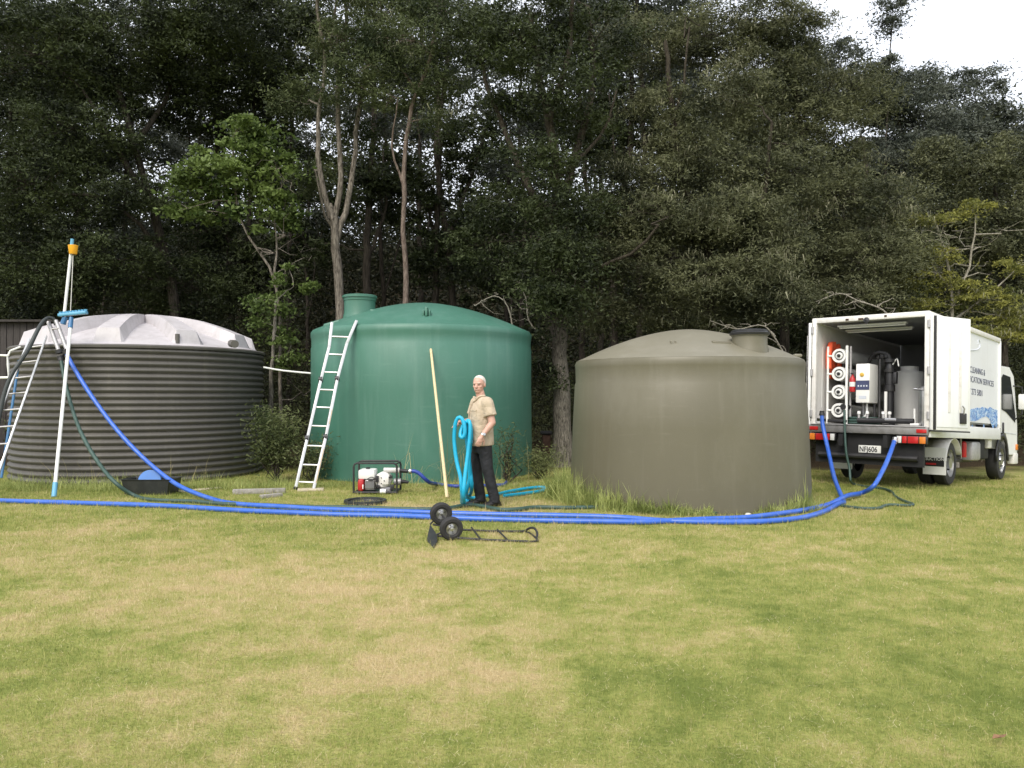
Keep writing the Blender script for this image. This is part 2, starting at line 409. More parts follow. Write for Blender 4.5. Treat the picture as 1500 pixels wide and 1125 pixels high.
mat('wood_grey', (.30, .28, .25), .85, var=.3, scale=12, bump=.5, bscale=40, dirt=(.08, .07, .06), dirt_scale=7, dirt_amt=.7)
mat('wood_light', (.46, .40, .28), .8, var=.2, scale=12, bump=.3, bscale=40)
mat('shed_board', (.042, .036, .033), .85, var=.3, scale=8, bump=.4, bscale=30, stretch=(4, 4, .6))
mat('rust_leaf', (.22, .12, .06), .8, var=.3, scale=30)
mat('rust', (.060, .030, .018), .85, var=.4, scale=12, bump=.3)
mat('skin', (.55, .325, .25), .5, var=.08, scale=12)
mat('hair_white', (.64, .57, .51), .9, var=.15, scale=60, bump=.5, bscale=120)
mat('shirt_khaki', (.475, .39, .285), .85, var=.10, scale=9, bump=1.0, bscale=11)
M['shirt_khaki'].node_tree.nodes['Bump'].inputs['Distance'].default_value = .035
mat('shirt_seam', (.34, .245, .16), .85)
mat('trousers_black', (.012, .013, .016), .8, var=.3, scale=16, bump=1.0, bscale=9)
M['trousers_black'].node_tree.nodes['Bump'].inputs['Distance'].default_value = .035
mat('shoe_black', (.013, .012, .012), .5, var=.3)
mat('eye_dark', (.05, .035, .03), .4)
mat('lip', (.46, .20, .17), .5)
mat('teeth', (.72, .68, .60), .4)
mat('plate_white', (.70, .70, .67), .4, var=.03)
mat('print_black', (.015, .015, .017), .5)
mat('print_navy', (.045, .055, .12), .5)
mat('print_grey', (.55, .58, .64), .4)
mat('stone_white', (.6, .58, .53), .8, var=.2)

def streaks(name, col, amt):
    """faint run marks and scuffs on a tank wall"""
    m = M[name]; n, l = m.node_tree.nodes, m.node_tree.links; b = n['Principled BSDF']; src = b.inputs['Base Color'].links[0].from_socket
    tc = n.new('ShaderNodeTexCoord')
    for sc, lo, hi, k in (((5, 5, .35), .52, .78, 1.0), ((1.2, 1.2, 9), .60, .74, .8), ((22, 22, 14), .62, .72, .7)):
        mp = n.new('ShaderNodeMapping'); mp.inputs['Scale'].default_value = sc; l.new(tc.outputs['Object'], mp.inputs[0])
        nz = n.new('ShaderNodeTexNoise'); nz.inputs['Scale'].default_value = 1.4; nz.inputs['Detail'].default_value = 6; nz.inputs['Roughness'].default_value = .65; l.new(mp.outputs[0], nz.inputs['Vector'])
        r_ = n.new('ShaderNodeMapRange'); r_.inputs[1].default_value = lo; r_.inputs[2].default_value = hi; r_.inputs[4].default_value = amt * k; l.new(nz.outputs[0], r_.inputs[0])
        mx = n.new('ShaderNodeMixRGB'); mx.inputs[2].default_value = (*col, 1); l.new(r_.outputs[0], mx.inputs[0]); l.new(src, mx.inputs[1]); src = mx.outputs[0]
    l.new(src, b.inputs['Base Color'])
streaks('tank_green', (.15, .26, .21), .30); streaks('tank_olive', (.225, .21, .165), .20); streaks('tank_ribbed', (.19, .175, .14), .30); streaks('tank_ribbed_roof', (.24, .22, .20), .35); streaks('white_panel', (.45, .42, .38), .16); streaks('white_paint', (.40, .36, .31), .2)

def glass_mat():
    m, n, l, b = nodes('glass_dark')
    b.inputs['Base Color'].default_value = (.02, .024, .028, 1); b.inputs['Roughness'].default_value = .12; b.inputs['Specular IOR Level'].default_value = .4
glass_mat()

def splash_mat():
    """printed picture of splashing water: blue shapes on the white panel"""
    m, n, l, b = nodes('water_print')
    tc = n.new('ShaderNodeTexCoord')
    mp = n.new('ShaderNodeMapping'); mp.inputs['Scale'].default_value = (1.3, 1, 2.0); l.new(tc.outputs['Object'], mp.inputs[0])
    nz = n.new('ShaderNodeTexNoise'); nz.inputs['Scale'].default_value = 3.4; nz.inputs['Detail'].default_value = 6; nz.inputs['Distortion'].default_value = 2.0; l.new(mp.outputs[0], nz.inputs['Vector'])
    col = ramp(n, l, nz.outputs[0], [(.30, (.02, .11, .42)), (.42, (.08, .28, .68)), (.48, (.80, .86, .92)), (.53, (.20, .44, .78)), (.60, (.03, .15, .50)), (.70, (.70, .80, .90))])
    l.new(col, b.inputs['Base Color']); b.inputs['Roughness'].default_value = .3
splash_mat()

# ------------------------------------------------------------------ ground and lawn
def build_ground():
    xs = np.unique(np.concatenate([np.linspace(-600, -30, 16), np.linspace(-30, 30, 121), np.linspace(30, 600, 16)]))
    ys = np.unique(np.concatenate([np.linspace(-300, -4, 12), np.linspace(-4, 40, 89), np.linspace(40, 900, 18)]))
    X, Y = np.meshgrid(xs, ys); Z = ground_z_np(X, Y)
    v = np.stack([X, Y, Z], -1).reshape(-1, 3); nx = len(xs)
    i, j = np.meshgrid(np.arange(nx - 1), np.arange(len(ys) - 1)); a = (j * nx + i).ravel()
    f = np.stack([a, a + 1, a + nx + 1, a + nx], 1)
    tag(np_mesh('ground', v, f, 'lawn_soil', smooth=True), 'flat ground of dry mown lawn running back into the wood', kind='structure')
build_ground()

def build_added_hill():  # added rise: darkens the gaps in the wood and blocks sky behind
    """rise added behind the trees"""
    xs = np.linspace(-140, 140, 71); ys = np.linspace(44, 120, 30); X, Y = np.meshgrid(xs, ys)
    t = np.clip((Y - 44) / 26, 0, 1); Z = -.4 + 16.5 * t * t * (3 - 2 * t) + .9 * np.sin(X * .21 + 1) * t + .7 * np.sin(X * .083) * t
    v = np.stack([X, Y, Z], -1).reshape(-1, 3); nx = len(xs)
    i, j = np.meshgrid(np.arange(nx - 1), np.arange(len(ys) - 1)); a = (j * nx + i).ravel()
    tag(np_mesh('added_hill', v, np.stack([a, a + 1, a + nx + 1, a + nx], 1), 'added_hill_dark', smooth=True), 'dark rise added behind the trees to close off the sky', kind='structure')
build_added_hill()

def blades(pos, length, width, rng, lean=.9, segs=1):
    """grass blades: single triangles (segs=1) or bent two-piece blades"""
    n = len(pos); az = rng.uniform(0, 2 * np.pi, n); tilt = np.abs(rng.normal(0, lean, n)); tilt = np.minimum(tilt, 1.45)
    d = np.stack([np.cos(az) * np.sin(tilt), np.sin(az) * np.sin(tilt), np.cos(tilt)], 1)
    wa = rng.uniform(0, 2 * np.pi, n); w = np.stack([np.cos(wa), np.sin(wa), np.zeros(n)], 1) * width[:, None] * .5
    if segs == 1:
        v = np.stack([pos - w, pos + w, pos + d * length[:, None]], 1).reshape(-1, 3)
        return v, np.arange(n * 3).reshape(-1, 3)
    mid = pos + d * length[:, None] * .55
    d2 = d.copy(); d2[:, 2] -= rng.uniform(.25, 1.1, n); d2 /= np.linalg.norm(d2, axis=1)[:, None]
    tip = mid + d2 * length[:, None] * .5
    v = np.stack([pos - w, pos + w, mid + w * .7, mid - w * .7, tip], 1).reshape(-1, 3)
    b = np.arange(n)[:, None] * 5
    f = np.concatenate([b + [[0, 1, 2]], b + [[0, 2, 3]], b + [[3, 2, 4]]])
    return v, f

def build_lawn():
    rng = np.random.default_rng(3); n = 600000
    # density falls with distance so that it looks even in view
    u = rng.uniform(0, 1, n); D = 2.7 * (17.5 / 2.7) ** (u ** .85)
    X = rng.uniform(-.72, .74, n) * D
    keep = (D < 16.0) | (X > 5)
    D, X = D[keep], X[keep]; n = len(D)
    pos = np.stack([X, D, ground_z_np(X, D) - .002], 1)
    s = np.clip(D / 5.0, .75, 2.4)
    L = rng.uniform(.016, .042, n) * np.clip(D / 7, .9, 1.4); long = rng.uniform(0, 1, n) < .03; L[long] *= 2.6
    W = rng.uniform(.0020, .0044, n) * s
    v, f = blades(pos, L, W, rng, .85)
    ns = 15000; D = 2.7 * (12 / 2.7) ** rng.uniform(0, 1, ns); X = rng.uniform(-.72, .74, ns) * D      # loose straws lying on top
    pos = np.stack([X, D, ground_z_np(X, D) + rng.uniform(.006, .022, ns)], 1); az = rng.uniform(0, 6.283, ns); L = rng.uniform(.02, .06, ns) * np.clip(D / 6, .7, 1.4)
    d = np.stack([np.cos(az), np.sin(az), rng.normal(.12, .22, ns)], 1) * L[:, None]; w = np.stack([-np.sin(az), np.cos(az), np.zeros(ns)], 1) * (.0011 * np.clip(D / 4.0, .9, 2.4))[:, None]
    sv = np.stack([pos - w, pos + w, pos + d], 1).reshape(-1, 3)
    tag(np_mesh('loose_straw', sv, np.arange(ns * 3).reshape(-1, 3), 'straw'), 'loose dry straws scattered over the mown lawn', 'straw', kind='stuff')
    tag(np_mesh('lawn_grass', v, f, 'lawn_blade'), 'short mown grass, partly dried to straw, covering the lawn', 'grass', kind='stuff')
build_lawn()

# ------------------------------------------------------------------ the wood behind
def leaf_geo(c, size, rng, aspect=.42, up=0.0, quad=False):
    n = len(c); d = rng.normal(0, 1, (n, 3)); d[:, 2] = d[:, 2] * .7 + up; d /= np.linalg.norm(d, axis=1)[:, None]
    w = np.cross(d, rng.normal(0, 1, (n, 3))); w /= np.linalg.norm(w, axis=1)[:, None] + 1e-9
    s = (size * rng.uniform(.6, 1.4, n))[:, None]; a = d * s * .5; b = w * s * aspect * .5
    if quad:
        return np.stack([c - a, c - b + a * .1, c + a, c + b + a * .1], 1).reshape(-1, 3), 4
    return np.stack([c - a - b, c - a + b, c + a], 1).reshape(-1, 3), 3

def clumps_in_lobe(c, r, n_clump, rng, shell=.45):
    d = rng.normal(0, 1, (n_clump, 3)); d /= np.linalg.norm(d, axis=1)[:, None]
    rad = rng.uniform(shell ** 3, 1, n_clump) ** (1 / 3.)
    rad *= rng.uniform(.8, 1.15, n_clump)
    return c + d * rad[:, None] * r

def foliage(lobes, D, rng, leaf, aspect, lai, clump_r, flat=.5, quad=False, depth=.8, per=125, up=0.0, droop=0.0):
    """lobes in photo pixels at distance D; returns leaf triangles and clump centres by lobe"""
    V = []; cents = []; k = D / F
    for lb in lobes:
        px, py, rx, ry = lb[:4]; dy = lb[4] if len(lb) > 4 else 0.0
        c = np.array(P(px, py, D + dy)); r = np.array([rx * k, max(rx * k * depth, .35), ry * k])
        area = math.pi * r[0] * r[2]; n = int(area * lai / (leaf * leaf * aspect * (.75 if quad else .5)))
        nc = max(5, n // per); cc = clumps_in_lobe(c, r, nc, rng)
        cents.append((Vector(c), cc))
        which = rng.integers(0, nc, n); cr = clump_r * (.5 + 1.3 * rng.uniform(0, 1, nc) ** 1.6)
        off = rng.normal(0, .5, (n, 3)) * cr[which][:, None]; off[:, 2] = off[:, 2] * flat * .8; off[:, 2] -= .22 * np.hypot(off[:, 0], off[:, 1])
        off[:, 2] -= droop * (off[:, 0] ** 2 + off[:, 1] ** 2) / np.maximum(cr[which], .05)
        g, kk = leaf_geo(cc[which] + off, leaf, rng, aspect, up, quad); V.append(g)
    v = np.concatenate(V); kk = 4 if quad else 3
    return v, np.arange(len(v)).reshape(-1, kk), cents

def limb_path(a, b, rng_, n=4, wob=.12):
    a, b = Vector(a), Vector(b); L = (b - a).length; out = [a]
    for i in range(1, n):
        t = i / n; p = a.lerp(b, t)
        p += Vector((rng_.gauss(0, 1), rng_.gauss(0, 1), rng_.gauss(0, .6))) * wob * L * .35
        p.z += math.sin(t * math.pi) * L * .06
        out.append(p)
    out.append(b); return out

def tree(name, label, D, trunks, lobes, leafmat, barkmat, seed, leaf=.085, aspect=.42, lai=2.0, clump_r=.3, flat=.5, quad=False, group=None,
         lichen=0, dead=0, twigs=.30, up=.2, droop=0.0, depth=.8, crown_label=None):
    """trunks: list of (list of (px, py), base radius in metres, tip radius, depth offsets)"""
    rng = np.random.default_rng(seed); r_ = random.Random(seed)
    base = None; mb = MB(); nodes_ = []
    for ti, tr in enumerate(trunks):
        pts, r0, r1 = tr[:3]; d1 = tr[3] if len(tr) > 3 else 0.0; m = len(pts)
        path = [P(px, py, D + d1 * i / max(m - 1, 1)) for i, (px, py) in enumerate(pts)]
        if ti == 0:
            p0 = path[0]; p0.z = ground_z(p0.x, p0.y) - .15; base = Vector((p0.x, p0.y, ground_z(p0.x, p0.y)))
        path = spline(path, .35)
        path = [p + Vector((r_.gauss(0, 1), r_.gauss(0, 1), 0)) * .018 for p in path]
        nn = len(path); rad = [r0 + (r1 - r0) * (i / (nn - 1)) ** .8 for i in range(nn)]
        if ti == 0: rad[0] *= 1.45; rad[1] *= 1.15
        rad = [x * r_.uniform(.93, 1.07) for x in rad]
        mb.tube(path, rad, 9)
        nodes_ += [(p, q) for p, q in zip(path, rad)]
    root = thing(name, base, label, 'tree', group)
    v, f, cents = foliage(lobes, D, rng, leaf, aspect, lai * 2.55, clump_r * 1.4, flat, quad, depth, up=up, droop=droop)
    br = MB()
    for c, cc in cents:
        cand = sorted(nodes_, key=lambda q: (q[0] - c).length + max(0, q[0].z - c.z) * 1.2)[0]
        L = (cand[0] - c).length
        rr = min(cand[1] * .7, .012 + .011 * L)
        lp = limb_path(cand[0], c, r_, 5, .16); br.tube(lp, [rr * (1 - .7 * i / 5) for i in range(6)], 6)
        k = max(2, int(len(cc) * twigs)); 
        for q in cc[:min(k, 70)]:
            q = Vector(q); st = sorted(lp[2:], key=lambda s_: (s_ - q).length)[0]
            br.tube(limb_path(st, q, r_, 3, .2), [max(rr * .32, .009), .008, .006, .004], 3, caps=False)
    if dead:
        for _ in range(dead):
            q = nodes_[r_.randrange(len(nodes_))][0]
            a = r_.uniform(0, 6.28); L = r_.uniform(.8, 2.2); e = q + Vector((math.cos(a) * L, math.sin(a) * L * .7, r_.uniform(-.3, .8)))
            lp = limb_path(q, e, r_, 5, .3); br.tube(lp, [.022, .018, .014, .010, .007, .004], 4)
            for s_ in lp[2:]:
                e2 = s_ + Vector((r_.gauss(0, .35), r_.gauss(0, .35), r_.gauss(.05, .25))); br.tube(limb_path(s_, e2, r_, 3, .3), [.010, .007, .005, .003], 3, caps=False)
    iv = root.matrix_world.inverted()
    def loc(o): o.data.transform(iv); o.parent = root; return o
    loc(mb.build('trunk', barkmat, None, 60)); loc(br.build('branches', barkmat, None, 60))['kind'] = 'stuff'
    cr = loc(np_mesh('crown', v, f, leafmat))
    if lichen:
        allc = np.concatenate([cc for _, cc in cents]); pick = allc[rng.integers(0, len(allc), lichen)]
        V = []
        for p in pick:
            n = rng.integers(20, 70); q = p + rng.normal(0, 1, (n, 3)) * np.array([.24, .24, .06]); L = rng.uniform(.03, .26, n) * rng.uniform(.4, 1, n)
            w = rng.normal(0, 1, (n, 3)) * np.array([.006, .006, .002]); tip = q + rng.normal(0, .05, (n, 3)); tip[:, 2] -= L
            V.append(np.stack([q - w, q + w, tip], 1).reshape(-1, 3))
        vv = np.concatenate(V); loc(np_mesh('hanging_lichen', vv, np.arange(len(vv)).reshape(-1, 3), 'lichen'))['kind'] = 'stuff'
    return root

def build_wood():
    W = 'trees along the edge of the wood'
    tree('spreading_tree', 'dark spreading tree with forked black limbs behind the ribbed tank', 20.5,
         [([(262, 640), (258, 480), (245, 380), (222, 300), (196, 210), (170, 120), (150, 20)], .19, .05),
          ([(222, 300), (190, 250), (160, 200), (120, 130)], .10, .03, -1.2), ([(196, 210), (240, 150), (270, 60)], .09, .03, 1.0),
          ([(258, 400), (205, 330), (150, 290), (95, 285)], .09, .03, -1.5)],
         [(55, 80, 120, 80, -1), (185, 45, 130, 70), (300, 70, 110, 75, .5), (110, 190, 100, 45, -1), (240, 140, 90, 45, .8), (40, 270, 95, 70, -1.2), (150, 380, 110, 55, -.6), (330, 20, 90, 60), (60, 400, 100, 65, -.3), (280, 420, 80, 60, .8), (190, 290, 60, 35, -1)],
         'leaf_dark', 'bark_dark', 11, lai=1.6, flat=.45, group=W)
    tree('dark_tree', 'dense dark tree filling the corner above the shed', 23.0,
         [([(25, 640), (22, 420), (15, 250), (20, 60)], .16, .05)],
         [(10, 60, 110, 90), (30, 200, 100, 70), (0, 330, 90, 70), (40, 430, 90, 55), (120, 110, 80, 60, 1.0)], 'leaf_dark', 'bark_dark', 12, lai=1.7, group=W)
    tree('broadleaf_tree', 'small bright green broadleaf tree between the ribbed and green tanks', 18.2,
         [([(412, 660), (410, 520), (404, 420), (380, 370), (355, 325), (343, 270), (340, 215)], .055, .02), ([(402, 420), (405, 350), (398, 290)], .035, .012)],
         [(345, 190, 48, 26), (310, 225, 45, 28), (375, 215, 42, 28), (340, 250, 62, 30), (405, 250, 35, 35), (290, 275, 42, 24), (365, 290, 62, 26), (425, 300, 22, 26), (275, 305, 34, 18), (318, 310, 42, 16), (400, 325, 30, 18)],
         'leaf_broad', 'bark_pale', 13, leaf=.115, aspect=.5, lai=2.6, clump_r=.24, flat=.55, quad=True, dead=7, group=W)
    tree('ivy_tree', 'low leafy tree right beside the ribbed tank, leaves down to the ground', 17.6,
         [([(398, 690), (397, 600), (400, 500), (405, 440)], .075, .03)],
         [(405, 480, 32, 30), (385, 440, 36, 30), (430, 420, 36, 36), (420, 520, 24, 30)], 'leaf_broad', 'bark_flaky', 14, leaf=.09, aspect=.5, lai=1.2, clump_r=.2, quad=True, group=W)
    tree('multi_stem_tree', 'pale multi-stemmed tree forking behind the ladder on the green tank', 19.2,
         [([(500, 640), (497, 440), (492, 350), (484, 300)], .15, .10), ([(484, 320), (468, 250), (466, 180), (476, 100), (468, 40), (462, -40)], .075, .035, -.3),
          ([(488, 330), (500, 260), (494, 180), (496, 110), (508, 40), (500, -40)], .075, .04, .2), ([(494, 350), (515, 270), (524, 170), (540, 90), (534, 30), (548, -40)], .08, .035, .6),
          ([(496, 110), (486, 60), (494, 0), (482, -40)], .04, .025), ([(540, 90), (556, 30), (566, -30)], .035, .02), ([(484, 330), (470, 300), (462, 250)], .04, .02, -.6)],
         [(470, -40, 110, 50), (560, -45, 90, 50), (440, 150, 45, 35, .8), (520, 200, 50, 30, 1), (460, 260, 40, 35, 1.0)], 'leaf_feather', 'bark_pale', 15, lai=1.3, lichen=14, dead=4, group=W)
    tree('slim_tree', 'slim straight tree with reddish bark rising behind the green tank', 18.6,
         [([(594, 650), (595, 445), (592, 340), (591, 260), (598, 180), (610, 135), (632, 80), (640, 20)], .098, .04), ([(592, 268), (578, 235), (576, 190), (584, 145)], .035, .015, -.2), ([(610, 135), (580, 90), (560, 40)], .04, .015, .3)],
         [(545, 95, 70, 32), (610, 60, 85, 36), (505, 60, 60, 32, .4), (645, 120, 50, 28), (500, 125, 46, 24), (575, 145, 46, 18), (560, 20, 80, 32, .4), (660, 20, 60, 34), (640, 175, 34, 16)],
         'leaf_feather', 'bark_red', 16, leaf=.075, aspect=.3, lai=1.5, clump_r=.3, flat=.4, lichen=12, group=W)
    tree('thick_tree', 'thick old tree with flaky bark standing between the green and olive tanks', 17.0,
         [([(824, 690), (823, 600), (820, 520), (815, 440), (812, 340), (816, 260), (803, 180), (790, 100), (778, 20)], .225, .06),
          ([(814, 320), (845, 220), (868, 120), (862, 10)], .11, .05, .8), ([(818, 440), (870, 395), (925, 372), (965, 330)], .055, .025, -1.0), ([(812, 340), (770, 262), (735, 180), (700, 80)], .10, .04, .8),
          ([(803, 180), (830, 90), (840, -10)], .07, .04, -.3), ([(816, 260), (880, 200), (905, 130)], .05, .02)],
         [(705, 60, 70, 42, .8), (800, 20, 80, 45), (870, 60, 75, 50, .6), (745, 300, 60, 40, .5), (850, 300, 55, 40), (760, 140, 55, 30, .6), (700, 360, 50, 36, .8), (795, 545, 22, 24, -.5), (786, 500, 22, 20, -.3), (850, 180, 50, 30, .4), (780, 400, 50, 36, .6), (815, 300, 50, 30, -.9), (790, 230, 60, 34, -.9), (840, 360, 44, 30, -1.0), (830, 120, 60, 36, -.8), (760, 60, 60, 40, -.6), (800, 430, 40, 26, -.8), (822, 440, 34, 28, -1.0), (835, 400, 40, 30, -1.1), (805, 360, 40, 30, -1.0)],
         'leaf_dark', 'bark_old_shaded', 17, lai=1.5, dead=3, group=W)
    tree('drooping_tree', 'big olive feathery tree with drooping lichen, trunk right behind the olive tank', 18.0,
         [([(1035, 640), (1036, 500), (1040, 420), (1030, 340), (1000, 260), (985, 160), (975, 60)], .17, .05), ([(1038, 430), (1080, 360), (1120, 280), (1130, 180)], .09, .03, -.6), ([(1034, 360), (970, 320), (920, 300)], .06, .025, -.8), ([(1000, 260), (985, 200), (1000, 120), (1010, 40)], .05, .02, -.2)],
         [(960, 250, 80, 38), (1055, 235, 90, 45), (1000, 320, 100, 42, -.5), (1100, 320, 95, 45, -.3), (930, 375, 66, 34, -.6), (1040, 400, 95, 34, -.8), (900, 300, 50, 34), (1150, 250, 75, 45), (975, 150, 60, 38), (1080, 140, 80, 45, .5), (960, 440, 60, 30), (880, 450, 46, 34), (1130, 420, 75, 36, -.6), (880, 390, 40, 28), (1010, 470, 60, 22), (1000, 200, 60, 40), (1120, 370, 60, 36, -.8), (1060, 310, 70, 36, -1.0), (940, 310, 60, 34, -.8), (1080, 460, 60, 26)],
         'leaf_kanuka', 'bark_old_shaded', 18, leaf=.08, aspect=.32, lai=1.55, clump_r=.3, flat=.4, lichen=110, dead=10, droop=.25, group=W)
    tree('leaning_tree', 'tall grey green tree with mossy hanging branches above the open truck', 20.0,
         [([(1152, 640), (1150, 470), (1168, 340), (1180, 230), (1162, 130), (1150, 30)], .16, .05), ([(1168, 340), (1220, 280), (1260, 200)], .08, .03, -.4), ([(1155, 430), (1210, 410), (1280, 390)], .06, .025, -1.0)],
         [(1195, 190, 85, 48), (1120, 90, 90, 50), (1225, 290, 95, 48, -.5), (1275, 370, 80, 42, -.8), (1165, 45, 56, 42), (1045, 50, 85, 46), (1245, 130, 70, 38), (1225, 430, 70, 30, -.8), (1300, 290, 55, 34), (1175, 370, 70, 34, -.5), (1105, 180, 60, 36), (950, 60, 70, 42, .5), (1150, 130, 60, 36), (1210, 240, 70, 40), (1110, 30, 70, 40), (1320, 350, 50, 36, -.5), (1290, 430, 50, 30, -.5)],
         'leaf_kanuka', 'bark_dark', 19, leaf=.085, aspect=.32, lai=1.6, clump_r=.32, flat=.4, lichen=100, dead=9, droop=.25, group=W)
    tree('layered_tree', 'yellow green layered shrub tree with bare grey twigs behind the truck cab', 19.5,
         [([(1398, 660), (1396, 480), (1392, 420), (1385, 370), (1372, 330)], .07, .025), ([(1394, 450), (1420, 390), (1428, 320)], .04, .015), ([(1394, 470), (1450, 430), (1488, 395)], .04, .015), ([(1390, 420), (1360, 380), (1348, 330)], .03, .012)],
         [(1352, 318, 40, 10), (1424, 304, 38, 9), (1378, 372, 44, 12), (1488, 386, 42, 11), (1348, 408, 46, 18), (1440, 440, 56, 22), (1490, 470, 40, 30), (1400, 420, 40, 14), (1345, 450, 40, 16), (1410, 480, 60, 16)],
         'leaf_yellow', 'bark_dead', 20, leaf=.075, aspect=.4, lai=1.5, clump_r=.22, flat=.3, lichen=30, dead=16, group=W)
    tree('rounded_tree', 'rounded grey green tree beside the truck cab, reaching the frame edge', 23.5,
         [([(1475, 650), (1470, 470), (1462, 350), (1455, 260)], .12, .05)],
         [(1420, 250, 70, 36), (1480, 300, 75, 42), (1440, 350, 70, 36), (1390, 310, 55, 34), (1500, 380, 60, 40), (1380, 230, 60, 32, .5), (1490, 230, 60, 36), (1480, 460, 60, 44)], 'leaf_kanuka', 'bark_dark', 21, leaf=.095, lai=1.7, group=W)
    S = 'trees on the skyline'
    tree('ridge_tree', 'blue grey tree on the skyline under the bright sky, widest one', 31.0,
         [([(1330, 620), (1335, 400), (1325, 250), (1310, 130)], .2, .06)],
         [(1290, 140, 75, 42), (1350, 190, 80, 45), (1300, 230, 80, 42), (1225, 80, 40, 26), (1350, 125, 44, 26), (1280, 320, 70, 44), (1240, 135, 56, 34), (1180, 100, 60, 40), (1340, 250, 80, 45)], 'leaf_far', 'bark_dark', 22, leaf=.13, lai=1.7, clump_r=.42, group=S)
    tree('ridge_tree', 'blue grey tree on the skyline at the frame edge', 33.0,
         [([(1450, 620), (1450, 400), (1440, 250), (1430, 150)], .2, .06)],
         [(1420, 160, 60, 40), (1470, 195, 60, 40), (1395, 190, 50, 34), (1440, 240, 80, 40), (1500, 220, 50, 40), (1385, 125, 36, 22), (1440, 110, 28, 20)], 'leaf_far', 'bark_dark', 23, leaf=.13, lai=1.6, clump_r=.4, group=S)
    tree('ridge_tree', 'slender tree whose small tuft tops the skyline alone', 30.0,
         [([(1290, 620), (1296, 300), (1302, 120), (1308, 20)], .07, .02)],
         [(1306, 10, 26, 18), (1298, 36, 22, 12), (1290, 100, 34, 18), (1300, 130, 40, 24)], 'leaf_far', 'bark_dark', 24, leaf=.12, lai=1.9, clump_r=.3, group=S)
    B = 'trees deeper in the wood'
    tree('deep_tree', 'dark forked tree seen between the slim tree and the thick tree', 24.0,
         [([(668, 640), (665, 470), (655, 350), (640, 220), (655, 90), (650, -10)], .15, .06), ([(655, 350), (690, 260), (720, 160)], .08, .03)],
         [(640, 260, 70, 40), (690, 200, 60, 34), (720, 400, 60, 44), (640, 380, 55, 40), (740, 60, 70, 45), (660, 330, 60, 36), (600, 300, 50, 36)], 'leaf_dark', 'bark_dark', 25, leaf=.13, lai=1.4, group=B)
    tree('deep_tree', 'dark straight tree behind the multi-stemmed tree', 23.0,
         [([(535, 640), (536, 430), (540, 300), (548, 180), (545, 40)], .16, .07), ([(538, 380), (565, 300), (560, 220)], .06, .03)],
         [(440, 60, 70, 50), (400, 120, 60, 50), (430, 250, 55, 45), (520, 290, 50, 40), (400, 30, 70, 45), (560, 250, 50, 40), (450, 360, 55, 45)], 'leaf_dark', 'bark_dark', 26, leaf=.13, lai=1.5, group=B)
    tree('deep_tree', 'dark tree with two thin stems behind the broadleaf tree', 23.5,
         [([(340, 640), (338, 450), (330, 300), (325, 150)], .13, .05), ([(338, 450), (362, 350), (370, 220), (372, 90)], .09, .04)],
         [(360, 100, 70, 50), (300, 170, 60, 40), (390, 180, 50, 40), (330, 380, 70, 50), (380, 420, 60, 50), (300, 330, 60, 44)], 'leaf_dark', 'bark_dark', 27, leaf=.13, lai=1.5, group=B)
    tree('deep_tree', 'pale trunked tree glimpsed in the gap above the ribbed tank', 26.0,
         [([(112, 640), (114, 420), (112, 260), (108, 180)], .17, .08)],
         [(90, 200, 60, 35), (130, 240, 50, 26), (200, 350, 60, 40)], 'leaf_far', 'bark_red', 28, leaf=.11, lai=1.2, group=B)
    tree('deep_tree', 'dark tree behind the drooping tree, over the olive tank', 24.5,
         [([(905, 640), (900, 430), (915, 300), (925, 150), (915, 10)], .16, .06), ([(905, 380), (950, 260), (960, 120)], .08, .03)],
         [(920, 160, 70, 45), (900, 220, 50, 36), (980, 60, 70, 45), (1000, 200, 60, 40), (890, 30, 60, 44), (860, 370, 60, 40), (920, 450, 60, 40)], 'leaf_dark', 'bark_dark', 29, leaf=.13, lai=1.4, group=B)
    tree('deep_tree', 'dark tree behind the hanging lichen above the truck box', 25.0,
         [([(1290, 640), (1285, 450), (1270, 300), (1265, 200)], .15, .06)],
         [(1310, 420, 60, 40), (1270, 460, 80, 40), (1340, 480, 70, 40), (1200, 300, 70, 50), (1120, 380, 80, 50), (1180, 470, 80, 40), (1080, 470, 80, 40)], 'leaf_dark', 'bark_dark', 30, leaf=.13, lai=1.6, group=B)
    # background trunks and crowns further in: nothing tells these apart
    proto = tree('background_tree', 'thin dark tree trunk deep in the wood', 27.0,
         [([(700, 640), (702, 450), (696, 300), (705, 150), (700, 20)], .11, .05), ([(700, 420), (730, 330), (740, 250)], .05, .02)],
         [(690, 120, 60, 36), (740, 200, 50, 30), (700, 30, 66, 40), (660, 220, 46, 28)], 'leaf_far', 'bark_dark', 31, leaf=.11, lai=1.2, group='thin trunks deep in the wood')
    px = [20, 70, 150, 185, 290, 315, 425, 450, 560, 615, 640, 740, 765, 855, 880, 940, 985, 1065, 1110]
    where = ['above the shed at the frame edge', 'behind the yellow cup on the pole', 'above the middle of the ribbed tank roof', 'just past the middle of the ribbed tank roof', 'above the far end of the ribbed tank',
             'behind the leaning stem of the broadleaf tree', 'above the white pipe between two tanks', 'between the white pipe and the green manhole', 'between the multi-stemmed and the slim tree', 'just beyond the slim reddish tree',
             'above the crown of the green tank roof', 'above the dead branches over the green tank', 'at the far edge of the green tank', 'just beyond the thick old tree', 'above the near shoulder of the olive tank',
             'above the olive tank, short of its crown', 'above the crown of the olive tank roof', 'right above the manhole neck of the olive tank', 'between the olive tank manhole and the truck']
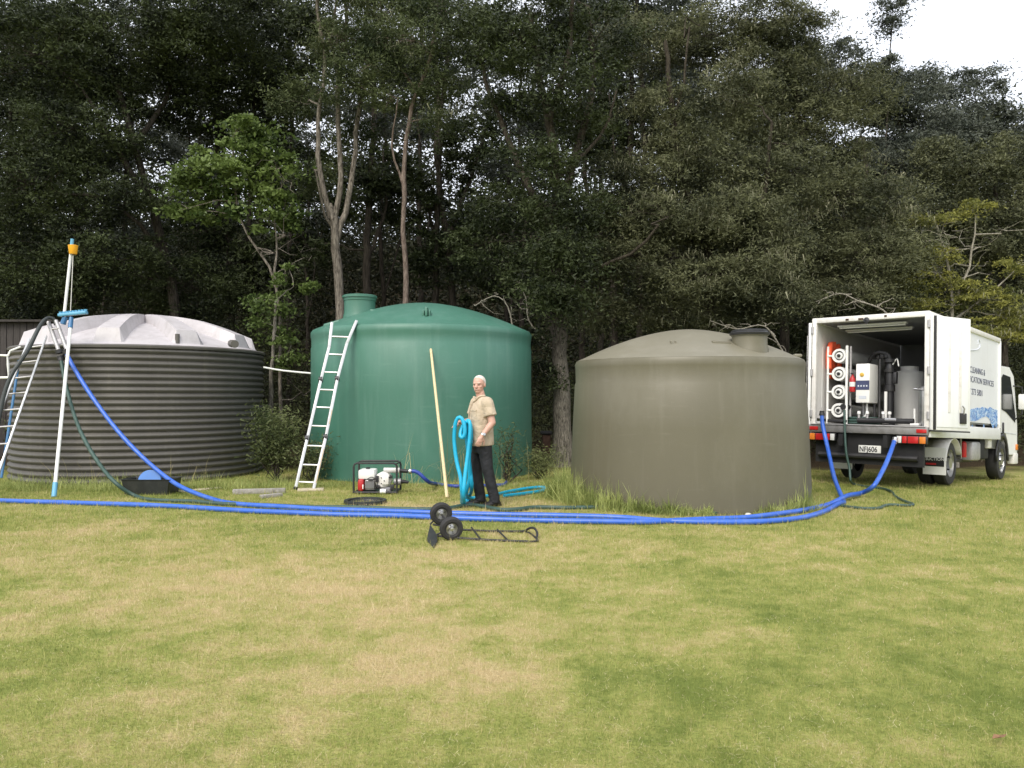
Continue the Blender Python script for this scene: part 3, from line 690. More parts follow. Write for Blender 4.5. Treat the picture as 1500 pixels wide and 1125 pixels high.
    for i, x in enumerate(px):
        D = 24 + (i * 7 % 5) * 2.2; q = P(x, 560, D)
        o = proto if i == 0 else copy_tree(proto)
        o['label'] = 'thin dark tree deep in the wood ' + where[i]
        s = rnd.uniform(.85, 1.25)
        o.matrix_world = Matrix.Translation((q.x, q.y, ground_z(q.x, q.y))) @ Matrix.Rotation(rnd.uniform(0, 6.28), 4, 'Z') @ Matrix.Diagonal((s, s, s * rnd.uniform(.9, 1.1), 1))
    # undergrowth and the far wood: masses nobody could count
    rng = np.random.default_rng(50)
    def mass(name, label, specs, m):
        V = []
        for (x0, x1, d0, d1, z0, z1, nc, leaf, per, spread) in specs:
            c = np.stack([rng.uniform(x0, x1, nc), rng.uniform(d0, d1, nc), z0 + rng.beta(1.1, 1.35, nc) * (z1 - z0)], 1)
            w = rng.integers(0, nc, nc * per); off = rng.normal(0, 1, (nc * per, 3)) * np.array([1, 1, .6]) * spread
            g, _ = leaf_geo(c[w] + off, leaf, rng, .42, .2); V.append(g)
        v = np.concatenate(V); tag(np_mesh(name, v, np.arange(len(v)).reshape(-1, 3), m), label, name.replace('_', ' '), kind='stuff')
    mass('undergrowth', 'dark leafy undergrowth between the trunks of the wood',
         [(-26, 26, 25, 34, 0, 3.4, 1000, .12, 70, .42), (-14, 15, 19.5, 24, 0, 1.4, 420, .08, 60, .36), (8, 24, 22, 34, 0, 4.5, 420, .12, 80, .4), (-22, -5, 20.5, 24, 0, 4.2, 420, .1, 70, .4)], 'leaf_under')
    mass('far_foliage', 'far foliage of the wood closing the gaps behind the trunks',
         [(-44, 44, 36, 46, 0, 12, 2600, .27, 60, .62), (-40, 12, 33, 44, 7, 18.5, 2100, .25, 60, .6), (-52, 56, 48, 60, 0, 15, 1500, .34, 50, .9), (7, 34, 32, 44, 4, 14.5, 1500, .24, 60, .62), (14, 40, 40, 48, 6, 16.5, 700, .28, 60, .7)], 'leaf_deep')
build_wood()

# ------------------------------------------------------------------ tanks
def dome_profile(Rr, z0, rise, n=18, lip=.10):
    """from the shoulder inwards to the apex"""
    out = []
    for i in range(n + 1):
        r = Rr * (1 - i / n); out.append((r, z0 + rise * (1 - (r / Rr) ** 1.75)))
    return out

def dome_z(r, Rr, z0, rise): return z0 + rise * (1 - (min(r, Rr) / Rr) ** 1.75)

def ribbed_tank():
    X, Y, Rr, H = -7.3, 15.57, 2.28, 2.36
    root = thing('ribbed_water_tank', (X, Y, 0), 'dark brown horizontally ribbed water tank with pale domed roof, at the frame edge', 'tank')
    prof = [(Rr - .03, -.05)]; nr = 21; pitch = H / nr
    for i in range(nr):
        for k in range(8):
            t = k / 8.0; s = .5 + .5 * math.cos(2 * math.pi * (t - .5))
            prof.append((Rr - .045 + .045 * s ** .7, (i + t) * pitch))
    prof += [(Rr - .045, H)]
    w = MB().lathe(prof, 96).build('wall', 'tank_ribbed', root, 60)
    rim = MB().lathe([(Rr - .05, H - .01), (Rr + .012, H - .005), (Rr + .018, H + .03), (Rr - .01, H + .055), (Rr - .09, H + .06)], 96).build('rim', 'tank_ribbed', root)
    Ri, rise = Rr - .06, .56
    roof = MB().lathe(dome_profile(Ri, H + .05, rise), 96).build('roof', 'tank_ribbed_roof', root)
    for k in range(10):
        a = R(-81 + 36 * k); ca, sa = math.cos(a), math.sin(a); mb = MB(); secs = []
        n = 9; r0, r1 = .16, 2.02
        for i in range(n + 1):
            r = r0 + (r1 - r0) * i / n; hw = .07 + .15 * (r / r1); h = .215 * min(1, .65 + .6 * (r / r1))
            zb = dome_z(r, Ri, H + .05, rise) - .02; zt = zb + h + .02
            row = []
            for (q, zz) in ((-hw * 1.25, zb - .012), (-hw * .8, zt), (hw * .8, zt), (hw * 1.25, zb - .012)):
                row.append(Vector((ca * r - sa * q, sa * r + ca * q, zz)))
            secs.append(row)
        vs = [p for row in secs for p in row]
        # blunt sloping outer end
        r = r1 + .075; zb = dome_z(r, Ri, H + .05, rise) - .02
        for q in (-.29, -.23, .23, .29): vs.append(Vector((ca * r - sa * q, sa * r + ca * q, zb + (0.0 if abs(q) > .25 else .012))))
        fs = []
        for i in range(n + 1):
            for j in range(3): fs.append((i * 4 + j, i * 4 + j + 1, (i + 1) * 4 + j + 1, (i + 1) * 4 + j))
        fs += [(0, 3, 2, 1)]
        mb.add(vs, fs).build('roof_rib', 'tank_ribbed_roof', roof, 25)
    MB().lathe([(.17, 0), (.17, .07), (.15, .10), (0, .11)], 24, (0, 0, H + .05 + rise)).build('crown_cap', 'tank_ribbed_roof', roof)
    a = R(-50); p = Vector((math.cos(a) * 2.08, math.sin(a) * 2.08, H + .10))
    MB().cyl(p, p + Vector((.0, 0, .17)), .04, n=12).build('lifting_lug', 'tank_ribbed', root)
    p = P(344, 504, 14.0) - Vector((X, Y, 0)); MB().cyl(p, p + Vector((-.22, .45, .04)), .07, n=14).build('overflow_pipe', 'tank_ribbed', root)
    return root
ribbed_tank()

def fallen_leaf():
    c = G(1463, 1092, .03); root = thing('fallen_leaf', c, 'single brown curled leaf lying on the lawn near the bottom corner', 'leaf')
    vs = [(-.03, 0, .0), (-.012, -.016, .012), (-.012, .016, .014), (.015, -.016, .014), (.015, .016, .010), (.036, 0, .02), (0, 0, .002)]
    MB().add(vs, [(0, 1, 6), (0, 6, 2), (1, 3, 6), (6, 4, 2), (3, 5, 6), (6, 5, 4)]).build('blade', 'rust_leaf', root)
fallen_leaf()

def fitting_neck(mb, c, r, h):
    return mb.lathe([(r * 1.12, -.18), (r * 1.05, 0), (r, .04), (r, h * .8), (r * 1.04, h * .82), (r * 1.05, h), (r * .9, h + .01), (r * .86, h - .05), (0, h - .05)], 40, c)

def green_tank():
    X, Y, Rr, H, rise = -1.81, 15.91, 2.20, 2.78, .56
    root = thing('green_water_tank', (X, Y, 0), 'tall smooth green water tank with raised manhole on its domed roof', 'tank')
    prof = [(Rr * 1.005, -.05), (Rr * 1.005, .5), (Rr, 1.6), (Rr, H - .32), (Rr - .012, H - .30), (Rr - .008, H - .16), (Rr + .004, H - .10), (Rr + .006, H - .03), (Rr - .03, H + .02)]
    MB().lathe(prof, 96).build('wall', 'tank_green', root, 50)
    roof = MB().lathe([(Rr - .028, H + .018), (Rr - .10, H + .05)] + dome_profile(Rr - .13, H + .06, rise), 96).build('roof', 'tank_green', root, 40)
    c = P(527, 462, 15.3) - Vector((X, Y, 0)); 
    nk = fitting_neck(MB(), c, .30, .34).build('manhole_neck', 'tank_green', roof)
    MB().lathe([(.315, 0), (.335, .005), (.335, .045), (.30, .06), (0, .065)], 40, c + Vector((0, 0, .33))).build('manhole_lid', 'tank_green', roof)
    # moulded flat beside the manhole
    MB().box(c + Vector((.42, -.12, .02)), (.34, .5, .10), Matrix.Rotation(R(7), 3, 'Y'), .03).build('moulded_flat', 'tank_green', roof)
    p = P(625, 461, 14.2) - Vector((X, Y, 0)) + Vector((0, 0, .05))
    MB().box(p, (.05, .20, .17), None, .02).build('lifting_lug', 'tank_green', roof)
    for dx in (-.035, .035): MB().box(p + Vector((dx * 1.6, .02, -.03)), (.03, .16, .12), None, .01).build('lug_web', 'tank_green', roof)
    c2 = P(490, 476, 15.0) - Vector((X, Y, 0)); MB().box(c2, (.34, .5, .09), Matrix.Rotation(R(-16), 3, 'Y'), .04).build('moulded_step', 'tank_green', roof)
    return root
green_tank()

def olive_tank():
    X, Y, Rr, H, rise = 2.64, 11.84, 1.685, 2.04, .44
    root = thing('olive_water_tank', (X, Y, 0), 'low smooth olive grey water tank with black rimmed manhole beside the truck', 'tank')
    prof = [(Rr * 1.045, -.05), (Rr * 1.04, .25), (Rr * 1.02, 1.1), (Rr * 1.002, H - .34), (Rr - .012, H - .31), (Rr - .006, H - .10), (Rr, H - .04), (Rr - .025, H + .01)]
    MB().lathe(prof, 96).build('wall', 'tank_olive', root, 50)
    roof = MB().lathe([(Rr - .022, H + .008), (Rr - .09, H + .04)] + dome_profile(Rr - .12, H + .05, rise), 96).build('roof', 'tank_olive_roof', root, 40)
    c = P(1098, 510, 10.72) - Vector((X, Y, 0))
    fitting_neck(MB(), c, .235, .20).build('manhole_neck', 'tank_olive', roof)
    lid = MB().lathe([(.24, 0), (.265, .004), (.27, .03), (.245, .045), (.245, .065), (.22, .075), (0, .08)], 40, c + Vector((0, 0, .175))).build('manhole_lid', 'black_plastic', roof)
    MB().box(c + Vector((-.40, .08, .06)), (.26, .34, .06), Matrix.Rotation(R(6), 3, 'Y'), .02).build('moulded_step', 'tank_olive', roof)
    p = P(986, 510, 10.75) - Vector((X, Y, 0)) + Vector((0, 0, .04))
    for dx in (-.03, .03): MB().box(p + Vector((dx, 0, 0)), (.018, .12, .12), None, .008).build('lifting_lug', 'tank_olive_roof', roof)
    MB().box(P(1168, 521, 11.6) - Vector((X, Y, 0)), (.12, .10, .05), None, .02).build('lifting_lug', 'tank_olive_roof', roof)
    return root
olive_tank()

tag(MB().tube(spline([P(386, 538, 15.4), P(415, 543, 15.45), P(457, 547, 15.5)], .2), .018, 8).build('white_pipe', 'white_plastic'), 'thin white pipe spanning from the ribbed tank to the green tank', 'pipe')

# ------------------------------------------------------------------ shed and post at the back
def shed():
    o = P(-40, 560, 19.5); root = thing('shed', (o.x, o.y, 0), 'dark boarded shed behind the ribbed tank, only its top showing', 'shed')
    h = P(30, 472, 19.5).z; w = (P(76, 500, 19.5).x - o.x) + .1; x = -2.0; me = None
    MB().box((w / 2 - 1.0, 1.05, h / 2 - .03), (w + 1.9, 1.9, h - .06)).build('wall', 'shed_board', root)
    while x < w - .1:
        b = rnd.uniform(.155, .175)
        MB().box((x + b / 2, .07 + rnd.uniform(-.006, .006), h / 2), (b - .012, .03, h - .02 * rnd.random()), None, .004).build('plank', 'shed_board', root); x += b
    MB().box((w / 2 - 1.0, 1.0, h + .03), (w + 2.2, 2.2, .06), None, .01).build('roof', 'shed_board', root)
shed()
q = G(804, 690); root = thing('rusty_post', (q.x, q.y + 1.2, 0), 'short rusty brown steel post with flat cap beside the thick tree', 'post')
MB().box((0, 0, .32), (.17, .17, .72), None, .01).build('shaft', 'rust', root); MB().box((0, 0, .72), (.26, .24, .07), None, .015).build('cap', 'chassis', root)

# ------------------------------------------------------------------ ladders
def ladder_green():
    def pt(px, py):
        t = (716 - py) / (716 - 470.0); return P(px, py, 12.78 + t * 1.17)
    lft = [(433, 714), (450, 642), (470, 556), (482, 508), (486, 473)]; rgt = [(459, 717), (477, 640), (494, 555), (508, 503), (522, 470)]
    base = (pt(*lft[0]) + pt(*rgt[0])) / 2; base.z = ground_z(base.x, base.y)
    root = thing('hinged_ladder', base, 'silver hinged aluminium ladder leaning against the green tank', 'ladder')
    L = [pt(*p) - base for p in lft]; Q = [pt(*p) - base for p in rgt]
    out = Vector((.35, -.93, .1))
    def along(S, py, src):
        for i in range(len(src) - 1):
            if src[i][1] >= py >= src[i + 1][1]:
                t = (src[i][1] - py) / (src[i][1] - src[i + 1][1]); return S[i].lerp(S[i + 1], t)
        return S[-1] if py < src[-1][1] else S[0]
    for S in (L, Q):
        for i in range(len(S) - 1):
            MB().bar(S[i], S[i + 1], .048, .08, out, .006).build('stile', 'aluminium', root)
        for i in (1, 2):
            h = MB(); d = (S[i + 1] - S[i]).normalized()
            h.cyl(S[i] + out * .0 - Vector((.03, 0, 0)), S[i] + Vector((.03, 0, 0)), .055, n=14); h.bar(S[i] - d * .09, S[i] + d * .09, .05, .06, out, .008)
            h.build('hinge', 'black_plastic', root)
        MB().box(S[0] + Vector((0, 0, -.012)), (.05, .09, .05), None, .01).build('rubber_foot', 'black_rubber', root)
    for py in (706, 681, 653, 624, 597, 571, 545, 519, 493):
        MB().tube([along(L, py, lft), along(Q, py + 1, rgt)], .016, 10).build('rung', 'aluminium', root)
    for (y0, y1) in ((708, 658), (622, 601)):
        a, b = along(Q, y0, rgt), along(Q, y1, rgt); MB().bar(a + Vector((.018, -.012, 0)), b + Vector((.018, -.012, 0)), .004, .06, out).build('warning_sticker', 'yellow_tape', root)
ladder_green()

def ladder_left():
    def pt(px, py):
        t = (738 - py) / (738 - 494.0); return P(px, py, 11.5 + t * 1.78)
    lft = [(-52, 742), (0, 598), (43, 497)]; rgt = [(-16, 738), (33, 592), (68, 493)]
    L = [pt(*p) for p in lft]; Q = [pt(*p) for p in rgt]; base = (L[0] + Q[0]) / 2; base.z = 0
    root = thing('straight_ladder', base, 'silver straight aluminium ladder leaning on the ribbed tank at the frame edge', 'ladder')
    L = [p - base for p in L]; Q = [p - base for p in Q]
    for S in (L, Q):
        S[0].z = .01
        MB().bar(S[0], S[2], .03, .075, (.4, -.9, 0), .006).build('stile', 'aluminium', root)
        MB().box(S[0] + Vector((0, 0, .02)), (.06, .09, .05), None, .01).build('rubber_foot', 'black_rubber', root)
    for k in range(1, 10):
        t = k / 9.6; MB().tube([L[0].lerp(L[2], t), Q[0].lerp(Q[2], t)], .015, 10).build('rung', 'galvanised', root)
ladder_left()

tag(MB().tube([P(2, 700, 12.6), P(28, 528, 13.2)], .021, 10).build('blue_pole', 'blue_plastic'), 'blue pole propped behind the straight ladder on the ribbed tank', 'pole')
root = thing('tube_frame', P(-14, 700, 13.3), 'thin white bent tube frame sticking in beside the ribbed tank', 'frame')
def tube_frame():
    b = root.location; D = 13.3
    pts = [P(-30, 705, D), P(-30, 519, D), P(11, 521, D), P(12, 535, D), P(13, 553, D), P(-30, 554, D)]
    MB().tube([p - b for p in pts[:3]] + [p - b for p in pts[3:]], .022, 8).build('tube', 'white_plastic', root)
    MB().tube([P(12, 521, D) - b, P(15, 514, D) - b, P(30, 508, D + .1) - b], .018, 8).build('stay', 'white_plastic', root)
tube_frame()

# ------------------------------------------------------------------ poles, brush, wand at the ribbed tank
def poles():
    a, b = P(79, 727, 11.9), P(104, 470, 13.05); a.z = .0
    root = thing('brush_pole', (a.x, a.y, 0), 'long white telescopic pole with blue brush head, leaning on the ribbed tank', 'pole')
    d = (b - a); z = Vector((0, 0, 0))
    MB().tube([z + d * .06, d * .97], .027, 10).build('shaft', 'white_paint', root)
    MB().tube([z + d * .0, z + d * .075], .036, 12).build('end_sleeve', 'blue_light', root)
    MB().tube([d * .955, d * 1.02], .036, 12).build('socket', 'blue_plastic', root)
    c = d * 1.02 + Vector((0, 0, .06)); hd = Vector((.98, .1, .12)).normalized()
    head = MB().bar(c - hd * .18 + Vector((-.02, 0, 0)), c + hd * .25, .11, .05, bevel=.012).build('brush_head', 'blue_light', root)
    for k in range(9):
        q = c - hd * .17 + hd * .05 * k; MB().tube([q + Vector((0, 0, .02)), q + Vector((0, .0, .055))], [.02, .026], 6).build('bristle_tuft', 'blue_light', head)
    MB().tube([c + Vector((-.10, 0, -.05)), c + Vector((-.13, -.02, -.17))], .045, 10).build('swivel', 'blue_plastic', root)
    a2, b2 = P(92, 476, 14.4), P(106, 350, 14.4); a2.z -= .05
    root = thing('float_pole', a2, 'white upright pole with blue tip rising from the ribbed tank roof', 'pole')
    d = b2 - a2; MB().tube([z, d * .93], .026, 10).build('shaft', 'white_paint', root); MB().tube([d * .92, d], .03, 10).build('tip', 'blue_light', root)
    c = P(107, 366, 14.36)
    root = thing('yellow_cup', c, 'yellow plastic cup hung upside down near the top of the upright pole', 'cup')
    MB().lathe([(.058, -.08), (.066, -.07), (.082, .06), (.086, .08), (.08, .085), (0, .08)], 24, (0, 0, 0)).build('cup', 'yellow_plastic', root)
    tag(MB().tube([P(107, 374, 14.34), P(105, 420, 14.3), P(103, 462, 14.2)], .007, 6).build('hanging_cord', 'cord_white'), 'thin white cord hanging from the yellow cup', 'cord')
poles()

def wand():
    D = 13.15; b = P(85, 492, D)
    root = thing('suction_wand', b, 'pair of grey metal suction tubes with clamps hooked over the ribbed tank rim', 'pipe')
    for (x0, y0, x1, y1) in ((71, 472, 86, 513), (82, 470, 98, 512)):
        MB().tube([P(x0, y0, D + .15) - b, P(x1, y1, D - .1) - b], .033, 12).build('tube', 'galvanised', root)
    for (x0, y0, x1, y1) in ((76, 482, 86, 481), (84, 506, 96, 505)):
        MB().tube([P(x0, y0, D + .05) - b, P(x1, y1, D + .05) - b], .014, 8).build('cross_piece', 'galvanised', root)
    for (x, y) in ((87, 515), (97, 516), (89, 524)):
        p = P(x, y, D - .12) - b; MB().lathe([(.03, -.035), (.058, -.03), (.058, .03), (.03, .035)], 14, p, (.3, 0, -1)).build('clamp', 'dark_metal', root)
wand()

# ------------------------------------------------------------------ hoses
def hose(name, label, pts, r, m, n=10, couplings=()):
    o = thing(name, pts[0], label, 'hose'); b = o.location
    path = spline(pts, .07); r_ = random.Random(len(pts) * 7 + int(r * 1000)); ph = [r_.uniform(0, 6.28) for _ in range(3)]
    for i, p in enumerate(path):          # slight natural wander
        w = min(1, i / 12, (len(path) - 1 - i) / 12) * .012; p.x += 0; p.y += w * (math.sin(i * .11 + ph[0]) + .7 * math.sin(i * .29 + ph[1])); p.z += .25 * w * math.sin(i * .21 + ph[2])
    MB().tube([p - b for p in path], [r * (1 + .035 * math.sin(i * .37 + ph[1])) for i in range(len(path))], n).build('tube', m, o, 60)
    for (p, d, rr, mm) in couplings:
        d = Vector(d).normalized()
        MB().lathe([(rr * .8, -.05), (rr * 1.15, -.045), (rr * 1.15, -.01), (rr * 1.35, 0), (rr * 1.35, .03), (rr * .9, .035), (rr * .9, .06)], 14, Vector(p) - b, d).build('coupling', mm, o)
    return o
def gp(l, dz): return [G(x, y, dz) for x, y in l]
hr = .034
TR = None

# ------------------------------------------------------------------ the truck
HW, LB = .95, 4.4                       # half width and length of the box
FZ, TZ = .98, 2.83                      # floor and roof heights
truck = thing('box_truck', (5.92, 13.135, .060), 'white box truck with its rear doors open, parked nose towards the wood', 'truck', rz=R(45.6), ry=R(2.8))
TM = truck.matrix_world.copy(); TI = TM.inverted(); TR3 = TI.to_3x3()
def on_x(px, py, t):
    """truck-space point on the crosswise plane t metres ahead of the tail, seen at (px, py)"""
    o = TI @ Vector((0, 0, CAM_H)); d = TR3 @ ray(px, py); k = (t - o.x) / d.x; return o + d * k
def on_y(px, py, y=-HW):
    o = TI @ Vector((0, 0, CAM_H)); d = TR3 @ ray(px, py); k = (y - o.y) / d.y; return o + d * k

def text_mesh(name, body, size, m, parent, Mx, extr=.0008, bold=0.0, align='LEFT', sx=1.0):
    cu = bpy.data.curves.new(name, 'FONT'); cu.body = body; cu.size = size; cu.extrude = extr; cu.offset = bold; cu.align_x = align
    tmp = bpy.data.objects.new('tmp', cu); C.objects.link(tmp); bpy.context.view_layer.update()
    me = bpy.data.meshes.new_from_object(tmp.evaluated_get(bpy.context.evaluated_depsgraph_get()))
    bpy.data.objects.remove(tmp); me.name = name; me.materials.clear()
    me.transform(Mx @ Matrix.Diagonal((sx, 1, 1, 1)))
    return link(name, me, m, parent, 0)

def wheel(parent, c, r, w, side, front=False):
    """axle along y; side = -1 shows its outer face to -y"""
    wh = bpy.data.objects.new('wheel', None); C.objects.link(wh); wh.parent = parent; wh.location = c
    hw = w / 2; prof = [(r * .62, -hw), (r * .80, -hw * 1.05), (r * .95, -hw * .95), (r, -hw * .7), (r * 1.0, hw * .7), (r * .95, hw * .95), (r * .80, hw * 1.05), (r * .62, hw)]
    MB().lathe(prof, 40, (0, 0, 0), (0, 1, 0)).build('tyre', 'black_rubber', wh)
    s = side
    rim = [(r * .64, s * hw * .95), (r * .60, s * hw * .9), (r * .56, s * hw * .3), (r * .42, s * hw * (.75 if front else -.1)), (r * .25, s * hw * (.85 if front else 0)), (r * .24, s * hw * 1.0), (0, s * hw * 1.02)]
    rm = MB().lathe(rim, 32, (0, 0, 0), (0, 1, 0)).build('rim', 'steel', wh)
    for k in range(6):
        a = 2 * math.pi * k / 6
        p = Vector((math.cos(a) * r * .32, s * hw * (.8 if front else 0), math.sin(a) * r * .32)); MB().cyl(p, p + Vector((0, s * .03, 0)), .014, n=8).build('wheel_nut', 'dark_metal', rm)
        p = Vector((math.cos(a + .5) * r * .49, s * hw * (.5 if front else .1), math.sin(a + .5) * r * .49)); MB().lathe([(.03, -.03), (.03, .012 if front else .03), (0, .012 if front else .03)], 10, p, (0, s, 0)).build('hand_hole', 'chassis', rm)
    return wh

def build_truck():
    T = truck; w = .055
    # box shell: panels butt against corner posts
    floor = MB().box((LB / 2, 0, FZ - .07), (LB, HW * 2 - .01, .13)).build('floor', 'inner_grey', T)
    MB().box((LB / 2, 0, FZ + .006), (LB - .1, HW * 2 - .14, .012)).build('floor_sheet', 'bumper_grey', floor)
    sr = MB().box((LB / 2, -HW + .02, (FZ + TZ) / 2 + .03), (LB - .12, .035, TZ - FZ - .20)).build('side_panel', 'white_panel', T)
    sr['label'] = 'white printed side panel with blue water splash'
    MB().box((LB / 2, HW - .02, (FZ + TZ) / 2 + .03), (LB - .12, .035, TZ - FZ - .20)).build('side_panel', 'white_panel', T)
    for s in (-1, 1):
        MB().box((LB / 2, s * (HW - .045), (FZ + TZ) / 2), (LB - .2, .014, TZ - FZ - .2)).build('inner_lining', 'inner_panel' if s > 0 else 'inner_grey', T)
        MB().box((LB / 2, s * (HW - .012), TZ - .045), (LB - .01, .07, .09), None, .01).build('roof_rail', 'white_trim', T)
        MB().box((LB / 2, s * (HW - .005), FZ - .06), (LB - .01, .06, .22), None, .01).build('side_skirt', 'white_paint', T)
        MB().box((LB - .03, s * (HW - .01), (FZ + TZ) / 2), (.07, .075, TZ - FZ - .10), None, .012).build('corner_post', 'white_paint', T)
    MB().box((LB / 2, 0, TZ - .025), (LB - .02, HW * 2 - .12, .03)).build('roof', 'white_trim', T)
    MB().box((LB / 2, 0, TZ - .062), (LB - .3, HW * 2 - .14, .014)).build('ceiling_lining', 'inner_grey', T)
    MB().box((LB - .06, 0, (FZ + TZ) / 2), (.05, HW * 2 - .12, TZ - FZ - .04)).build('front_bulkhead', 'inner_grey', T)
    # rear frame
    for s in (-1, 1):
        pst = MB().box((.03, s * (HW - .03), (FZ + TZ) / 2 - .02), (.09, .075, TZ - FZ + .06), None, .01).build('door_post', 'white_trim', T)
        for z in (FZ + .18, FZ + .9, TZ - .2):
            MB().cyl((-.03, s * HW, z - .06), (-.03, s * HW, z + .06), .022, n=10).build('hinge', 'galvanised', pst)
    hd = MB().box((.04, 0, TZ - .035), (.10, HW * 2 - .10, .09), None, .012).build('header_beam', 'white_trim', T)
    for y in (.35, .12, -.28): MB().box((-.015, y, TZ - .035 + rnd.uniform(-.02, .02)), (.008, rnd.uniform(.03, .09), .03)).build('rust_mark', 'rust', hd)
    p = on_x(1269, 469, -.02); MB().lathe([(.035, -.02), (.05, 0), (0, .012)], 14, p, (-1, 0, 0)).build('reversing_camera', 'black_plastic', hd)
    # light tubes under the roof
    for (x0, y0, x1, y1, t) in ((1228, 481, 1329, 475, .35), (1240, 487, 1338, 482, .8)):
        a, b = on_x(x0, y0, t), on_x(x1, y1, t); a.z = b.z = min(TZ - .115, (a.z + b.z) / 2)
        lf = MB().bar(a + Vector((0, 0, .03)), b + Vector((0, 0, .03)), .11, .03, bevel=.008).build('lamp_housing', 'white_paint', T)
        MB().tube([a + (b - a) * .02, b - (b - a) * .02], .014, 8).build('lamp_tube', 'white_plastic', lf)
    # doors: right one swung out and back, left one seen edge on
    for s in (-1, 1):
        ang = R(24) * s
        dr = bpy.data.objects.new('rear_door', None); C.objects.link(dr); dr.parent = T; dr.location = (-.03, s * (HW + .035), 0); dr.rotation_euler = (0, 0, ang)
        W, z0, z1 = .85, FZ - .05, TZ - .07
        MB().box((W / 2, s * .0, (z0 + z1) / 2), (W, .05, z1 - z0), None, .008).build('door_leaf', 'white_paint', dr)
        iy = s * .028
        MB().box((W / 2 + .02, iy + s * .004, (z0 + z1) / 2), (W - .16, .006, z1 - z0 - .10), None, .002).build('door_lining', 'white_panel', dr)
        for (x) in (.36, .60):
            MB().box((x, iy + s * .014, (z0 + z1) / 2 + .05), (.045, .012, (z1 - z0) * .74), None, .005).build('lining_rib', 'white_trim', dr)
        MB().box((.05, iy + s * .003, (z0 + z1) / 2), (.05, .02, z1 - z0 - .01), None, .004).build('door_seal', 'black_rubber', dr)
        lk = MB().box((.66, iy + s * .022, z0 + .20), (.13, .03, .17), None, .008).build('door_lock', 'dark_metal', dr)
        MB().tube([(.66, iy + s * .03, z0 + .27), (.65, iy + s * .05, z0 + .36), (.61, iy + s * .05, z0 + .40)], .012, 8).build('lock_lever', 'galvanised', lk)
        MB().box((W / 2, 0, z0 - .015), (W, .056, .022), None, .004).build('bottom_seal', 'dark_metal', dr)
    # tail: sill, bumper, lights, plate
    sill = MB().box((-.02, 0, FZ - .075), (.12, HW * 2 + .02, .13), None, .01).build('tail_sill', 'bumper_grey', T)
    MB().box((-.03, 0, FZ - .005), (.13, HW * 2 - .05, .014), None, .003).build('sill_edge', 'galvanised', sill)
    for s in (-1, 1):
        MB().box((-.087, s * (HW - .08), FZ - .075), (.014, .15, .06), None, .004).build('side_marker', 'red_lens', T)
        lb = MB().box((-.05, s * (HW - .23), FZ - .22), (.08, .46, .13), None, .01).build('tail_light', 'black_plastic', T)
        for (o_, ww, mm) in ((.17, .09, 'amber_lens'), (.03, .16, 'red_lens'), (-.10, .07, 'red_lens'), (-.18, .07, 'clear_lens')):
            MB().box((-.098, s * (HW - .23 + o_), FZ - .22), (.02, ww, .11), None, .006).build('lens', mm, lb)
    MB().box((.05, 0, FZ - .38), (.06, 1.75, .55)).build('tail_board', 'chassis', T)
    for s in (-1, 1):
        MB().box((LB / 2 + .2, s * .36, .72), (LB + .8, .07, .2)).build('chassis_rail', 'chassis', T)
    MB().tube([(-.02, -.80, .46), (-.02, .80, .46)], .045, 10).build('underrun_bar', 'dark_metal', T)
    p = on_x(1274, 658, -.005); pl = MB().box(p, (.012, .36, .125), None, .003).build('number_plate', 'plate_white', T)
    Mx = Matrix.Translation(p + Vector((-.009, .168, -.042))) @ Matrix(((0, 0, -1, 0), (-1, 0, 0, 0), (0, 1, 0, 0), (0, 0, 0, 1)))
    text_mesh('plate_lettering', 'NFJ606', .122, 'print_black', pl, Mx, bold=.002, sx=.80)
    # wheels, mudguard, mudflap
    for s in (-1, 1):
        wheel(T, (1.42, s * .78, .375), .375, .21, s)
        if s < 0: wheel(T, (1.42, s * .54, .375), .375, .2, s)
        wheel(T, (4.78, s * .80, .385), .385, .22, s, True)
        gd = MB(); n = 10; vs = []; 
        for i in range(n + 1):
            a = R(8 + 150 * i / n); 
            for y in (s * .60, s * .945): vs.append((1.42 - math.cos(a) * .47, y, .36 + math.sin(a) * .45))
        fs = [(2 * i, 2 * i + 1, 2 * i + 3, 2 * i + 2) for i in range(n)]
        g = gd.add(vs, fs).build('mudguard', 'white_trim', T); sm = g.modifiers.new('thick', 'SOLIDIFY'); sm.thickness = .012
        fl = MB().box((.93, s * .77, .415), (.012, .36, .46), None, .005).build('mudflap', 'white_paint', T)
        if s < 0:
            MB().box((.92, s * .77, .40), (.006, .30, .15)).build('flap_sign', 'print_black', fl)
            Mx = Matrix.Translation((.9155, s * .77 + .137, .425)) @ Matrix(((0, 0, -1, 0), (-1, 0, 0, 0), (0, 1, 0, 0), (0, 0, 0, 1)))
            text_mesh('flap_lettering', 'SUCTION', .072, 'white_paint', fl, Mx, bold=.001, sx=.93)
            MB().box((.9155, s * .77 + .05, .365), (.002, .16, .03)).build('flap_stripe', 'red_paint', fl)
    MB().box((1.42, 0, .375), (.16, 1.3, .16), None, .05).build('rear_axle', 'chassis', T)
    # side gear under the box
    MB().box((3.0, -.72, .58), (.55, .36, .36), None, .05).build('fuel_tank', 'galvanised', T)
    MB().box((2.4, -.70, .40), (2.0, .05, .06), None, .01).build('side_rail', 'dark_metal', T)
    MB().box((2.3, -.55, .62), (.5, .4, .3), None, .02).build('battery_box', 'chassis', T)
    MB().box((3.75, -.62, .62), (.6, .45, .4), None, .04).build('air_cleaner', 'chassis', T)
    MB().lathe([(.045, 0), (.05, .01), (.05, .26), (.02, .29), (0, .29)], 14, (2.35, -.84, .47)).build('extinguisher_tube', 'red_paint', T)
    MB().tube([(1.95, -.90, .84), (2.1, -.86, .62), (2.2, -.84, .45)], .014, 8).build('stay_rod', 'galvanised', T)
